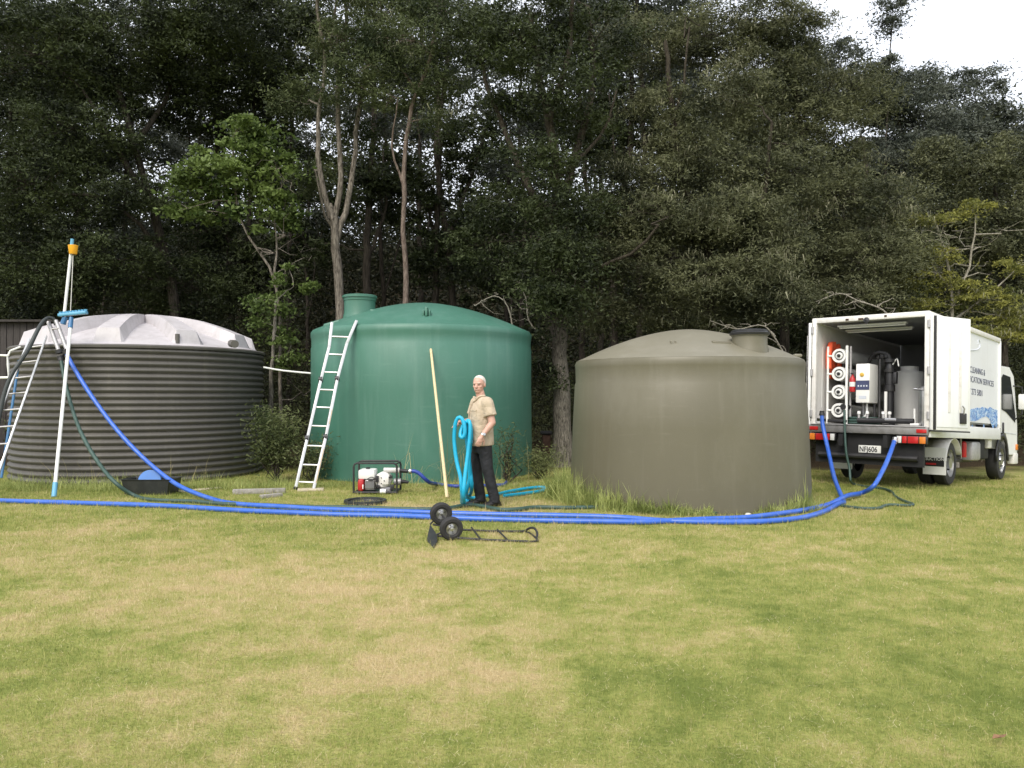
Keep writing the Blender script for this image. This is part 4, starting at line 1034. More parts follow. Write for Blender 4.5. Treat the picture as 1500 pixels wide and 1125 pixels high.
    MB().box((3.9, -.86, .78), (.25, .1, .3), None, .03).build('tool_box', 'white_trim', T)
    # printed side: lettering, arc, splash
    yo = -HW - .0008
    def side_text(body, px, py, px2, hpx):
        a = on_y(px, py); b = on_y(px2, py + (px2 - px) * .0); h = abs(on_y(px, py).z - on_y(px, py - hpx).z)
        Mx = Matrix.Translation((a.x, yo, a.z)) @ Matrix(((1, 0, 0, 0), (0, 0, 1, 0), (0, 1, 0, 0), (0, 0, 0, 1)))
        o = text_mesh('lettering', body, h / .70, 'print_navy', sr, Mx)
        wd = max(v.co.x for v in o.data.vertices) - min(v.co.x for v in o.data.vertices)
        x0 = min(v.co.x for v in o.data.vertices); k = (b.x - a.x) / wd
        for v in o.data.vertices: v.co.x = a.x + (v.co.x - x0) * k
        return o
    side_text('CLEANING &', 1421, 545, 1443, 9); side_text('FICATION SERVICES', 1420, 559, 1455.5, 9); side_text('7 273 5801', 1419.5, 577, 1439, 9)
    a = on_y(1420, 512); arc = [on_y(x, y) for x, y in ((1420, 513), (1427, 513), (1433, 511), (1435.5, 506), (1435, 500), (1433, 498), (1432.5, 504))]
    arc = [Vector((p.x, yo - .001, p.z)) for p in arc]; MB().tube(spline(arc, .03), .008, 5).build('printed_arc', 'print_grey', sr)
    # splash outline
    top = [(1420, 601), (1424, 599), (1428, 598), (1432, 597), (1436, 598), (1439, 596), (1443, 597), (1447, 599), (1450, 596), (1453, 598), (1456, 600), (1459, 600), (1461, 601)]
    bot = [(1461, 622), (1459, 627), (1457, 621), (1455, 629), (1452, 622), (1450, 615), (1447, 611), (1443, 610), (1438, 612), (1433, 615), (1428, 617), (1424, 617), (1420, 616)]
    pts = [on_y(x, y) for x, y in top + bot]; MB().prism([(p.x, yo, p.z) for p in pts], (0, -.0012, 0)).build('water_splash', 'water_print', sr, 0)
    for (x, y, r) in ((1428, 629, .05), (1433, 632, .04), (1447, 633, .06), (1441, 625, .05), (1458, 632, .05), (1424, 624, .03)):
        p = on_y(x, y); MB().lathe([(0, 0), (r, 0), (r, .001), (0, .001)], 9, (p.x, yo - .001, p.z), (0, -1, 0)).build('water_drop', 'water_print', sr, 0)
    # cab
    cx0, cx1, cz = LB + .08, 6.02, 2.30; cw = .92
    outline = [(cx0, .62), (cx0, 2.16), (cx0 + .12, cz), (cx0 + .85, cz + .02), (cx1 - .32, cz - .14), (cx1 - .05, 1.30), (cx1, 1.12), (cx1, .50), (5.28, .50), (5.22, .78), (5.05, .93), (4.78, .98), (4.5, .90), (4.46, .62)]
    cab = MB().prism([(x, -cw, z) for x, z in outline], (0, cw * 2, 0)).build('cab', 'white_paint', T, 20)
    bv = cab.modifiers.new('soft', 'BEVEL'); bv.width = .035; bv.segments = 3; bv.limit_method = 'ANGLE'
    for s in (-1, 1):
        y = s * (cw + .004)
        win = [(cx0 + .20, 1.42), (cx0 + .18, 2.06), (cx0 + .30, 2.14), (cx0 + .88, 2.12), (cx1 - .20, 1.32), (cx1 - .22, 1.18), (cx0 + .55, 1.38)]
        MB().prism([(x, y, z) for x, z in win], (0, s * .006, 0)).build('side_window', 'glass_dark', cab)
        MB().box((cx0 + .28, y + s * .012, 1.05), (.05, .03, .22), None, .01).build('door_handle', 'black_plastic', cab)
        MB().prism([(x, y, z) for x, z in ((cx0 + .13, .70), (cx0 + .13, 2.12), (cx0 + .145, 2.12), (cx0 + .145, .70))], (0, s * .003, 0)).build('door_gap', 'chassis', cab)
        MB().prism([(x, y, z) for x, z in ((cx0 + .13, .955), (cx1 - .10, .93), (cx1 - .10, .94), (cx0 + .13, .965))], (0, s * .003, 0)).build('swage_line', 'print_grey', cab)
        arch = MB(); n = 12; vs = []
        for i in range(n + 1):
            a = R(-5 + 190 * i / n); 
            for rr in (.41, .50): vs.append((4.80 + math.cos(a) * rr, y, .42 + math.sin(a) * rr * 1.05))
        g = arch.add(vs, [(2 * i, 2 * i + 1, 2 * i + 3, 2 * i + 2) for i in range(n)]).build('wheel_arch', 'dark_metal', cab); sm = g.modifiers.new('thick', 'SOLIDIFY'); sm.thickness = .03
        my = 1.07
        mr = MB().box((5.80, s * my, 1.62), (.07, .17, .33), None, .03).build('mirror', 'white_paint', cab)
        MB().tube([(5.62, s * cw, 1.95), (5.78, s * (my - .02), 1.93), (5.80, s * my, 1.62), (5.79, s * (my - .02), 1.36), (5.84, s * cw, 1.25)], .014, 8).build('mirror_arm', 'dark_metal', mr)
        MB().box((cx1 - .10, y + s * .01, .66), (.12, .03, .12), None, .01).build('corner_lamp', 'amber_lens', cab)
        MB().box((cx1 - .14, s * .86, .42), (.36, .14, .24), None, .03).build('bumper_end', 'white_trim', cab)
    MB().prism([(cx1 - .295, -.80, cz - .20), (cx1 - .295, .80, cz - .20), (cx1 - .02, .84, 1.34), (cx1 - .02, -.84, 1.34)], (.012, 0, .003)).build('windscreen', 'glass_dark', cab)
    MB().box((cx1 - .02, 0, .46), (.12, 1.70, .22), None, .03).build('front_bumper', 'white_trim', cab)
    MB().box((5.0, 0, .62), (1.4, 1.1, .3)).build('engine_block', 'chassis', T)
    MB().box((LB + .03, -.3, 1.5), (.05, .5, 1.0)).build('air_intake', 'black_plastic', T)
build_truck()

# ------------------------------------------------------------------ equipment carried in the truck (each its own thing, same floor frame)
def aboard(name, label, cat, p, group=None):
    o = tag(bpy.data.objects.new(name, None), label, cat, group); C.objects.link(o); o.matrix_world = TM @ Matrix.Translation(p); return o

def cargo():
    FL = FZ + .013; t0 = .32
    # four pressure vessels in an upright rack
    ys = [on_x(1229, 521, t0), on_x(1228.5, 547.5, t0), on_x(1228, 574, t0), on_x(1227.5, 601, t0)]
    yv = sum(p.y for p in ys) / 4; o = aboard('filter_rack', 'rack of four white filter vessels stacked one above another, caps facing out', 'filter rack', Vector((t0, yv, FL)))
    def rel(p): return Vector(p) - Vector((t0, yv, FL))
    for p in ys:
        c = rel((t0, yv, p.z)); r = .122
        v = MB().lathe([(0, 1.9), (r, 1.88), (r, .20), (r * 1.05, .19), (r * 1.05, .04), (r * 1.0, .0), (r * .70, .0), (r * .68, .06), (0, .062)], 32, c, (1, 0, 0)).build('vessel', 'white_plastic', o)
        MB().lathe([(r * .672, .055), (r * .60, .05), (0, .05)], 28, c, (1, 0, 0)).build('end_cap', 'dark_metal', v)
        MB().lathe([(r * .52, .052), (r * .50, .012), (r * .46, .004), (0, .004)], 28, c, (1, 0, 0)).build('cap_plate', 'white_plastic', v)
        MB().lathe([(r * .24, .006), (r * .22, -.03), (r * .12, -.045), (0, -.045)], 16, c, (1, 0, 0)).build('port', 'dark_metal', v)
        MB().tube([c + Vector((.05, .11, .0)), c + Vector((.0, .20, .0))], .018, 8).build('side_port', 'white_plastic', v)
    top = max(p.z for p in ys) + .17 - FL
    for (dy, dx, mm, rr) in ((-.15, -.02, 'white_plastic', .024), (-.17, .1, 'galvanised', .02), (.20, .02, 'white_plastic', .02), (.16, .6, 'galvanised', .02), (-.17, 1.5, 'galvanised', .02)):
        MB().tube([(dx, dy, .0), (dx, dy, top)], rr, 8).build('upright', mm, o)
    for z in (.12, .5, .88): MB().bar((.5, -.17, z), (.5, .16, z), .03, .04).build('shelf_bar', 'dark_metal', o)
    MB().box((.7, 0, .05), (1.5, .34, .05), None, .01).build('rack_base', 'dark_metal', o)
    MB().tube(spline([(-.02, .30, top), (-.03, .30, .6), (-.03, .30, .28)], .1), .022, 8).build('drop_pipe', 'white_plastic', o)
    MB().tube([(-.06, -.1, .30), (.1, -.14, .30)], .05, 12).build('outlet', 'dark_metal', o)
    # jacket on the wall
    a = on_x(1216, 530, .5); a.y = min(a.y, HW - .09); o = aboard('orange_jacket', 'bright orange work jacket hanging inside the truck behind the vessels', 'jacket', Vector((.62, HW - .075, on_x(1216, 500, .5).z)))
    vs, fs = [], []; n = 12
    for i in range(9):
        z = -i * .085; wv = [.07, .13, .15, .15, .14, .14, .15, .15, .155][i]
        for k in range(n + 1):
            u = -1 + 2 * k / n; vs.append((u * wv, -.035 - .03 * math.cos(u * 1.4) - .012 * math.sin(u * 9 + i * .5), z))
    for i in range(8):
        for k in range(n): fs.append((i * (n + 1) + k, i * (n + 1) + k + 1, (i + 1) * (n + 1) + k + 1, (i + 1) * (n + 1) + k))
    b = MB().add(vs, fs).build('jacket_body', 'orange_cloth', o); sm = b.modifiers.new('thick', 'SOLIDIFY'); sm.thickness = .018
    for s in (-1, 1): MB().tube(spline([(s * .14, -.05, -.05), (s * .24, -.055, -.22), (s * .22, -.05, -.5)], .06), [.05] * 50 if False else .052, 10).build('sleeve', 'orange_cloth', o)
    # control cabinet
    p0, p1 = on_x(1254, 533, .25), on_x(1273.5, 590, .25); w = abs(p0.y - p1.y); h = p0.z - p1.z; c = Vector((.25 + .2, (p0.y + p1.y) / 2, (p0.z + p1.z) / 2))
    o = aboard('control_cabinet', 'white electric control cabinet with dark display, hung beside the filter vessels', 'cabinet', c)
    MB().box((0, 0, 0), (.40, w, h), None, .012).build('case', 'cabinet_white', o)
    MB().box((-.202, 0, -.05 * h), (.006, w * .96, h * .24)).build('display_panel', 'print_navy', o)
    MB().lathe([(.035, 0), (.035, .012), (.02, .02), (0, .02)], 18, (-.201, w * .05, .22 * h), (-1, 0, 0)).build('emblem', 'yellow_tape', o)
    MB().box((-.202, -.0, -.36 * h), (.004, w * .55, h * .08)).build('name_strip', 'print_grey', o)
    for k in range(4): MB().box((-.206, w * (.3 - .2 * k), -.07 * h), (.004, w * .1, h * .04)).build('button', 'print_grey', o)
    MB().tube([(.1, w * .4, -h / 2 + .01), (.1, w * .4, FL - c.z)], .02, 8).build('leg', 'galvanised', o); MB().tube([(.1, -w * .4, -h / 2 + .01), (.1, -w * .4, FL - c.z)], .02, 8).build('leg', 'dark_metal', o)
    MB().tube(spline([(-.05, -.02, -h / 2), (-.06, -.02, -h / 2 - .18), (-.04, .08, -h / 2 - .30), (.0, .18, -h / 2 - .32)], .05), .018, 8).build('cable', 'white_plastic', o)
    # fire extinguisher
    p = on_x(1248.5, 574, .28); o = aboard('fire_extinguisher', 'small red fire extinguisher beside the control cabinet', 'extinguisher', Vector((.28, p.y, p.z)))
    MB().lathe([(0, 0), (.045, .0), (.05, .015), (.05, .22), (.03, .265), (.018, .28), (.018, .30), (0, .30)], 18).build('cylinder', 'red_paint', o)
    MB().box((-.02, 0, .315), (.09, .02, .025), None, .005).build('handle', 'black_plastic', o); MB().lathe([(.0515, .09), (.0515, .17)], 18).build('paper_sticker', 'plate_white', o)
    MB().box((.06, 0, .12), (.03, .05, .24)).build('bracket', 'dark_metal', o)
    # black filter column with white riser
    p = on_x(1303, 600, .7); o = aboard('filter_column', 'tall black filter column with fittings standing beside the cabinet', 'filter', Vector((.7, p.y, FL)))
    MB().lathe([(.09, 0), (.09, .05), (.07, .06), (.07, .62), (.085, .63), (.085, .70), (.07, .71), (.07, 1.02), (.05, 1.08), (0, 1.09)], 24).build('column', 'black_plastic', o)
    for z in (.62, .95, 1.12): MB().lathe([(.06, -.03), (.09, -.03), (.09, .03), (.06, .03)], 14, (-.01, 0, z)).build('collar', 'dark_metal', o)
    MB().tube([(-.10, .03, .08), (-.10, .03, .58)], .026, 10).build('riser', 'white_plastic', o)
    MB().lathe([(.05, 0), (.06, .02), (.06, .08), (.03, .1)], 14, (-.10, .03, .02)).build('valve', 'galvanised', o)
    MB().tube(spline([(0, 0, 1.08), (.0, .02, 1.22), (.0, .16, 1.28), (.05, .30, 1.24), (.1, .40, 1.1)], .06), .03, 10).build('top_pipe', 'dark_metal', o)
    for k in range(4): MB().box((.02 + .05 * k, .06 + .09 * k, 1.22), (.08, .07, .10), None, .015).build('fitting', 'dark_metal', o)
    MB().tube(spline([(-.02, -.05, 1.05), (-.02, -.12, 1.15), (-.02, -.15, 1.02)], .04), .012, 8).build('loop_hose', 'white_plastic', o)
    MB().box((.0, -.09, .82), (.09, .06, .2), None, .01).build('meter', 'black_plastic', o)
    # pale water tank at the back
    p = on_x(1325, 600, 1.3); o = aboard('drum_tank', 'upright cloudy white drum tank standing inside the truck', 'tank', Vector((1.55, p.y, FL)))
    MB().lathe([(0, 0), (.24, 0), (.25, .02), (.25, .95), (.22, .99), (.15, 1.0), (.15, 1.08), (0, 1.085)], 36).build('drum', 'cloudy_tank', o)
    p = on_x(1346, 600, 2.2); o = aboard('square_tank', 'pale square water tank at the far end of the truck box', 'tank', Vector((2.9, -.45, FL)))
    MB().box((0, 0, .48), (.8, .72, .96), None, .05).build('body', 'cloudy_tank', o); MB().lathe([(.1, 0), (.1, .05), (0, .05)], 20, (0, 0, .96)).build('cap', 'cloudy_tank', o)
    # stainless canister by the door post
    p = on_x(1352, 600, .35); o = aboard('steel_canister', 'shiny stainless filter canister standing by the door post', 'filter', Vector((.38, max(p.y, -.80), FL)))
    MB().lathe([(0, 0), (.07, 0), (.075, .02), (.075, .58), (.085, .59), (.085, .62), (.06, .65), (0, .66)], 24).build('canister', 'steel', o)
    MB().tube([(-.03, .03, .60), (-.03, .14, .61)], .022, 10).build('inlet', 'steel', o); MB().tube([(-.06, .12, .02), (-.06, .12, .28)], .018, 8).build('drain', 'white_plastic', o)
    MB().lathe([(.085, -.015), (.098, -.015), (.098, .015), (.085, .015)], 20, (0, 0, .605)).build('band_clamp', 'galvanised', o)
    # floor manifold
    o = aboard('floor_manifold', 'low dark pipe manifold with silver valves along the truck floor', 'pipework', Vector((.25, -.05, FL)))
    MB().tube([(0, .30, .07), (0, -.60, .07)], .045, 12).build('main_pipe', 'dark_metal', o)
    for y in (.28, .14, -.12, -.22): MB().tube([(0, y, .07), (0, y, .19)], .022, 8).build('branch', 'galvanised', o); MB().lathe([(.0, -.03), (.03, -.02), (.03, .02), (0, .03)], 12, (0, y, .20)).build('valve_knob', 'white_plastic', o)
    MB().tube([(-.02, -.16, .09), (-.02, -.34, .09)], .032, 12).build('union', 'steel', o)
    MB().box((.05, -.62, .02), (.16, .14, .04), None, .008).build('foot_block', 'white_paint', o)
    p = on_x(1262, 628, .35); o = aboard('coiled_hose', 'dark green hose coiled on the truck floor under the cabinet', 'hose', Vector((.42, p.y, FL)))
    for k in range(3):
        n = 24; MB().tube([Vector((math.cos(2 * math.pi * i / n) * (.13 - .006 * k), math.sin(2 * math.pi * i / n) * (.26 - .015 * k), .024 + .043 * k)) for i in range(n)], .022, 8, closed=True).build('coil', 'hose_green', o)
    # wall conduit
    o = aboard('conduit', 'thin pipe running along the dark front wall of the truck box', 'pipe', Vector((LB - .12, 0, 1.9)))
    MB().tube([(0, .25, -.35), (0, .25, .42), (0, .20, .45), (0, -.80, .45)], .014, 8).build('tube', 'galvanised', o)
cargo()

# hoses on the lawn
A_left = [P(97, 517, 13.03), P(112, 545, 12.9), P(140, 590, 12.7), P(180, 640, 12.5), P(220, 680, 12.3), P(262, 711, 12.05)]
hose('blue_hose', 'blue hose sagging from the suction tubes to the lawn and on to the truck',
     A_left + gp([(310, 734), (350, 742), (420, 747), (520, 751), (640, 755), (800, 759), (900, 762), (960, 766)], .034) + gp([(1020, 768), (1090, 769), (1130, 767.5), (1175, 762), (1210, 752), (1230, 741)], .034)
     + [P(1236, 735, 11.3), P(1228, 715, 11.75), P(1219, 690, 12.5), P(1212, 655, 13.2), P(1205, 622, 13.42), P(1204, 608, 13.45)], hr, 'hose_blue',
     couplings=[(P(97, 516, 13.04), (.3, 0, -1), .032, 'dark_metal'), (P(1204, 606, 13.46), (0, 0, -1), .034, 'dark_metal')])
hose('blue_hose', 'blue hose coming in from the frame edge, ending at the silver truck coupling',
     gp([(-60, 736), (0, 737), (80, 739), (160, 742), (240, 745), (300, 748), (380, 753), (460, 756), (560, 759), (660, 763), (780, 766), (880, 768), (940, 769)], .034)
     + gp([(985, 767), (1040, 764), (1100, 762), (1150, 756), (1190, 748), (1215, 742)], .034) + [G(1240, 734, .075), G(1262, 728, .06), P(1280, 712, 11.6), P(1294, 688, 11.9), P(1304, 664, 12.25), P(1310, 647, 12.55)], hr, 'hose_blue',
     couplings=[(P(1311, 645, 12.58), (-.2, -.2, -1), .036, 'steel')])
hose('dark_hose', 'dark green hose hanging from the suction tubes, then trailing behind the blue hoses',
     [P(89, 526, 13.0), P(97, 565, 12.85), P(108, 605, 12.6), P(125, 645, 12.3), P(147, 683, 12.0), P(170, 709, 11.72)] + gp([(197, 729), (225, 735), (280, 737), (330, 741), (420, 744), (520, 747), (600, 749), (650, 748), (675, 744), (690, 742.5), (708, 745), (735, 750), (760, 749), (785, 746), (830, 746.5), (880, 746), (920, 747), (960, 750), (1010, 753), (1050, 756)], .028), .029, 'hose_green',
     couplings=[(P(89, 526, 13.0), (.2, 0, -1), .03, 'dark_metal')])
hose('dark_hose', 'black hose arching from the suction tubes down past the straight ladder',
     [P(82, 476, 13.3), P(79, 468, 13.3), P(72, 465.5, 13.25), P(65, 469, 13.15), P(56, 482, 12.95), P(42, 510, 12.75), P(28, 532, 12.6), P(16, 552, 12.5), P(4, 590, 12.4), P(-10, 660, 12.2), G(-30, 725, .03)], .032, 'hose_black')
hose('thin_hose', 'thin green hose hanging from the truck and wandering over the lawn',
     [P(1237, 601, 13.3), P(1238, 640, 13.2), P(1240, 665, 13.15), P(1245, 688, 13.1), P(1246, 703, 13.0)] + gp([(1252, 711), (1272, 715), (1290, 717), (1305, 722), (1312, 729), (1325, 736), (1338, 741), (1330, 743), (1310, 742), (1298, 743), (1288, 747), (1265, 747), (1240, 744), (1222, 742), (1180, 748)], .02), .02, 'hose_green')

# ------------------------------------------------------------------ pump
def pump():
    D = G(555, 722).y; k = D / F; b = G(553, 722); 
    root = thing('water_pump', b, 'petrol water pump in a black tube frame, white tank and red starter cover', 'pump')
    w, h, d = 62 * k, 45 * k, .42
    for y in (-d / 2, d / 2):
        pts = [(-w / 2, y, .02), (-w / 2, y, h), (w / 2, y, h), (w / 2, y, .02)]
        pts = [Vector(p) for p in pts]; c = [pts[0], pts[1] + Vector((0, 0, -.05)), pts[1] + Vector((.015, 0, -.015)), pts[1] + Vector((.05, 0, 0)), pts[2] + Vector((-.05, 0, 0)), pts[2] + Vector((-.015, 0, -.015)), pts[2] + Vector((0, 0, -.05)), pts[3]]
        MB().tube(c, .016, 10).build('frame_hoop', 'dark_metal', root)
        MB().tube([(-w / 2, y, .035), (w / 2, y, .035)], .015, 8).build('frame_skid', 'dark_metal', root)
    for x in (-w / 2, w / 2):
        for z in (.035, h * .97): MB().tube([(x * .96, -d / 2, z), (x * .96, d / 2, z)], .014, 8).build('frame_cross', 'dark_metal', root)
    for x in (-w * .4, w * .4):
        for y in (-d / 2, d / 2): MB().cyl((x, y, 0), (x, y, .025), .025, n=10).build('rubber_foot', 'black_rubber', root)
    X = lambda px: (px - 553) * k; Z = lambda py: (722 - py) * k
    ft = MB().box((X(539), 0, Z(694)), (24 * k, .30, 14 * k), None, .03).build('fuel_tank', 'white_plastic', root)
    MB().lathe([(.035, 0), (.035, .02), (0, .022)], 14, (X(539), 0, Z(686.5))).build('fuel_cap', 'black_plastic', ft)
    MB().box((X(531.5), -.06, Z(709)), (9 * k, .26, 17 * k), None, .03).build('starter_cover', 'red_paint', root)
    MB().box((X(535), -.195, Z(711)), (.016, .012, .07), None, .003).build('pull_handle', 'white_plastic', root)
    eng = MB().box((X(544), -.02, Z(709)), (14 * k, .26, 15 * k), None, .02).build('engine', 'galvanised', root)
    for i in range(7): MB().box((X(544), -.165, Z(703) - .017 * i), (13 * k, .03, .006)).build('cooling_fin', 'steel', eng)
    MB().box((X(548), .02, Z(699)), (14 * k, .2, 5 * k), None, .02).build('muffler', 'dark_metal', root)
    cs = MB().lathe([(0, -.10), (.10, -.10), (.125, -.08), (.125, .08), (.10, .11), (0, .11)], 28, (X(563), -.05, Z(702)), (0, -1, 0)).build('pump_casing', 'white_trim', root)
    MB().box((X(567), -.15, Z(702)), (11 * k, .14, 12 * k), None, .02).build('priming_housing', 'white_trim', root)
    for (px_, py_, w_, h_) in ((555, 700, .05, .10), (556, 711, .06, .05), (575, 697, .05, .05), (577, 712, .06, .09), (546, 702, .08, .02)):
        MB().box((X(px_), -.17, Z(py_)), (w_, .04, h_), None, .008).build('bracket', 'dark_metal', root)
    MB().tube(spline([(X(541), -.2, Z(700)), (X(549), -.22, Z(697)), (X(556), -.2, Z(705)), (X(552), -.2, Z(716))], .02), .007, 6).build('fuel_line', 'black_rubber', root)
    for i in range(4): MB().cyl((X(562) + .045 * math.cos(i * 1.57), -.221, Z(702) + .045 * math.sin(i * 1.57)), (X(562) + .045 * math.cos(i * 1.57), -.232, Z(702) + .045 * math.sin(i * 1.57)), .01, n=6).build('bolt', 'dark_metal', root)
    MB().box((X(566), -.02, Z(716)), (16 * k, .22, 9 * k), None, .02).build('base_casting', 'galvanised', root)
    MB().lathe([(.035, 0), (.035, .09), (.0, .09)], 12, (X(560), -.20, Z(717.5)), (1, 0, 0)).build('drain_plug', 'white_paint', root)
    MB().tube([(X(563), -.05, Z(688.5)), (X(586), -.05, Z(688.5))], .04, 14).build('discharge_pipe', 'white_trim', root)
    MB().tube([(X(586), -.05, Z(689)), (X(598), -.05, Z(690))], [.034, .03], 12).build('discharge_adaptor', 'black_plastic', root)
    MB().lathe([(.03, -.02), (.042, -.015), (.042, .02), (.03, .03)], 12, (X(601), -.05, Z(690)), (1, 0, 0)).build('discharge_coupling', 'steel', root)
    MB().tube([(X(578), -.05, Z(705)), (X(588), -.05, Z(705))], .052, 14).build('suction_flange', 'galvanised', root)
    MB().tube([(X(587), -.05, Z(705)), (X(592), -.05, Z(705)), (X(599), -.05, Z(706))], [.04, .03, .022], 12).build('suction_adaptor', 'black_plastic', root)
    MB().box((X(553), 0, .03), (w * .9, .3, .02)).build('base_plate', 'dark_metal', root)
    p = b + Vector((X(601), -.05, Z(690)))
    hose('pump_hose', 'dark blue hose dropping from the pump outlet to the ground by the green tank', [p, p + Vector((.08, 0, .0)), P(616, 695, D - .05), P(628, 706, D), G(640, 713, .03) + Vector((0, .1, 0)), G(665, 715, .03), G(700, 714, .03), G(735, 713, .03), G(742, 709, .03)], .03, 'hose_blue_dark')
pump()

# ------------------------------------------------------------------ small things on the ground
q = G(535, 737)
root = thing('tank_cover', q, 'round black plastic tank cover lying on the lawn in front of the pump', 'cover')
MB().lathe([(.0, .012), (.19, .012), (.20, .03), (.215, .035), (.22, .012), (.245, .012), (.25, .045), (.275, .056), (.30, .05), (.305, .0), (.0, .0)], 48).build('disc', 'tub_plastic', root)
q = G(204, 728)
root = thing('black_tub', q + Vector((0, .42, 0)), 'shallow black rectangular tub in front of the ribbed tank', 'tub')
def tub(mb, w, d, h, t=.02):
    out = []
    for (z, s) in ((0, .88), (h, 1.0), (h + .012, 1.06), (h - .0, 1.07), (h - .004, .965), (.025, .85)):
        out.append([(sx * w / 2 * s, sy * d / 2 * s, z) for sx, sy in ((-1, -1), (1, -1), (1, 1), (-1, 1))])
    vs = [p for r_ in out for p in r_]; fs = [(3, 2, 1, 0)]
    for i in range(len(out) - 1):
        for k in range(4): fs.append((i * 4 + k, i * 4 + (k + 1) % 4, (i + 1) * 4 + (k + 1) % 4, (i + 1) * 4 + k))
    n = (len(out) - 1) * 4; fs.append((n, n + 1, n + 2, n + 3)); return mb.add(vs, fs)
tb = tub(MB(), .74, .46, .235).build('body', 'tub_plastic', root, 20); bv = tb.modifiers.new('soft', 'BEVEL'); bv.width = .012; bv.segments = 2
root = thing('bucket_cover', q + Vector((-.02, .37, .03)), 'round blue bucket cover standing on edge inside the black tub', 'cover')
MB().lathe([(0, 0), (.12, 0), (.125, .012), (.15, .012), (.158, -.02), (.17, -.02), (.17, .03), (0, .03)], 36, (0, .02, .17), (.1, -.94, .32)).build('disc', 'blue_lid', root)
for (pa, pb, w, h, lab, m_) in (((341, 724), (418, 722), .11, .075, 'long weathered grey timber lying flat at the foot of the hinged ladder', 'wood_grey'), ((382, 730), (412, 727), .10, .05, 'short split grey timber in front of the longer one by the ladder', 'wood_grey'),
                                ((436, 719), (474, 718), .26, .03, 'pale flat board under the feet of the hinged ladder', 'wood_light'), ((262, 721), (325, 715), .14, .02, 'thin pale plank half sunk in the grass before the ribbed tank', 'wood_light')):
    a, b = G(*pa), G(*pb); c = (a + b) / 2; root = thing('timber', c, lab, 'timber', 'timber lying by the tanks')
    o = MB().bar(a - c + Vector((0, 0, h / 2)), b - c + Vector((0, 0, h / 2)), w, h, bevel=.006).build('board', m_, root)
a, b = G(655, 729), P(630, 502, 13.86)
root = thing('wooden_pole', a, 'long pale bamboo-coloured pole leaning against the green tank', 'pole')
MB().tube([Vector((0, 0, 0)), (b - a) * .3, (b - a) * .7, (b - a)], [.026, .025, .023, .022], 10).build('shaft', 'wood_pole', root)
q = G(1096, 757); tag(MB().lathe([(0, 0), (.03, 0), (.045, .02), (.03, .045), (0, .05)], 10, q).build('white_stone', 'stone_white'), 'small white lump lying against the foot of the olive tank', 'stone')
q = G(817, 706); tag(MB().lathe([(0, 0), (.04, 0), (.05, .02), (.03, .035), (0, .04)], 10, q).build('white_stone', 'stone_white'), 'small white stone in the grass below the thick tree', 'stone')

# ------------------------------------------------------------------ hand trolley lying on its frame
def trolley():
    b = G(661, 791.5); D = b.y
    root = thing('hand_trolley', b, 'black two-wheeled hand trolley lying on its frame on the lawn', 'trolley')
    def Z_(px, py, D_, zmin=.014): p = P(px, py, D_) - b; p.z = max(p.z, zmin); return p
    Df = D + .5
    c1 = Vector((0, 0, .127)); c2 = Z_(646, 752, Df); ax = (c2 - c1).normalized()
    for c in (c1, c2):
        wh = bpy.data.objects.new('wheel', None); C.objects.link(wh); wh.parent = root; wh.location = c
        MB().lathe([(.062, -.030), (.085, -.043), (.112, -.040), (.124, -.024), (.127, 0), (.124, .024), (.112, .040), (.085, .043), (.062, .030)], 40, (0, 0, 0), ax).build('tyre', 'black_rubber', wh)
        for k in range(30):
            a = 2 * math.pi * k / 30; q = ax.orthogonal().normalized(); q2 = ax.cross(q); e = q * math.cos(a) + q2 * math.sin(a)
        rm = MB().lathe([(.066, -.026), (.061, -.034), (.056, -.020), (.050, -.004), (.030, -.008), (.024, -.014), (.022, -.036), (.012, -.040), (0, -.040)], 32, (0, 0, 0), ax).build('rim', 'steel', wh)
        for k in range(4):
            a = 2 * math.pi * k / 4 + .4; e = q * math.cos(a) + q2 * math.sin(a); MB().cyl(e * .038 - ax * .003, e * .038 - ax * .016, .006, n=6).build('rim_bolt', 'dark_metal', rm)
        MB().lathe([(.066, .026), (.05, .008), (0, .012)], 20, (0, 0, 0), ax).build('rim_back', 'steel', wh)
    MB().tube([c1 - ax * .03, c2], .011, 10).build('axle', 'dark_metal', root)
    near = [Z_(641, 785, D + .03), Z_(672, 788, D), Z_(720, 793, D - .06), Z_(775, 798, D - .14)]
    farr = [Z_(634, 768, Df), Z_(678, 776, Df - .02), Z_(720, 780, Df - .02), Z_(760, 783, Df - .03)]
    MB().tube(near, .012, 10).build('side_rail', 'dark_metal', root); MB().tube(farr, .012, 10).build('side_rail', 'dark_metal', root)
    end = Z_(788, 796, D - .1)
    MB().tube(spline([farr[-1], Z_(768, 778, Df - .06), Z_(776, 773.5, Df - .12), Z_(783, 774, D + .25), Z_(787, 781, D + .14), Z_(786, 790, D + .02), end], .03), .013, 10).build('loop_handle', 'dark_metal', root)
    MB().tube(spline([farr[-1], Z_(774, 785, Df - .1), Z_(783, 790, D + .14), end], .04), .010, 8).build('back_curve', 'dark_metal', root)
    MB().tube(spline([near[-1], Z_(782, 798, D - .13), end], .04), .010, 8).build('back_curve', 'dark_metal', root)
    for (t) in (.12, .45, .75): MB().tube([farr[0].lerp(farr[-1], t), near[0].lerp(near[-1], t + .02)], .010, 8).build('cross_bar', 'dark_metal', root)
    t0, t1 = Z_(630, 768, Df), Z_(640, 783, D + .02); t2, t3 = G(635, 804) - b, G(625, 793) - b; t2.z = t3.z = .012
    n = (t1 - t0).cross(t3 - t0).normalized(); MB().prism([t0, t1, t1.lerp(t2, .5) + Vector((.02, 0, 0)), t2, t3], n * .008).build('toe_plate', 'dark_metal', root)
    for a, c in ((t1, c1), (t0, c2)): MB().tube([a, c], .010, 8).build('axle_bracket', 'dark_metal', root)
trolley()

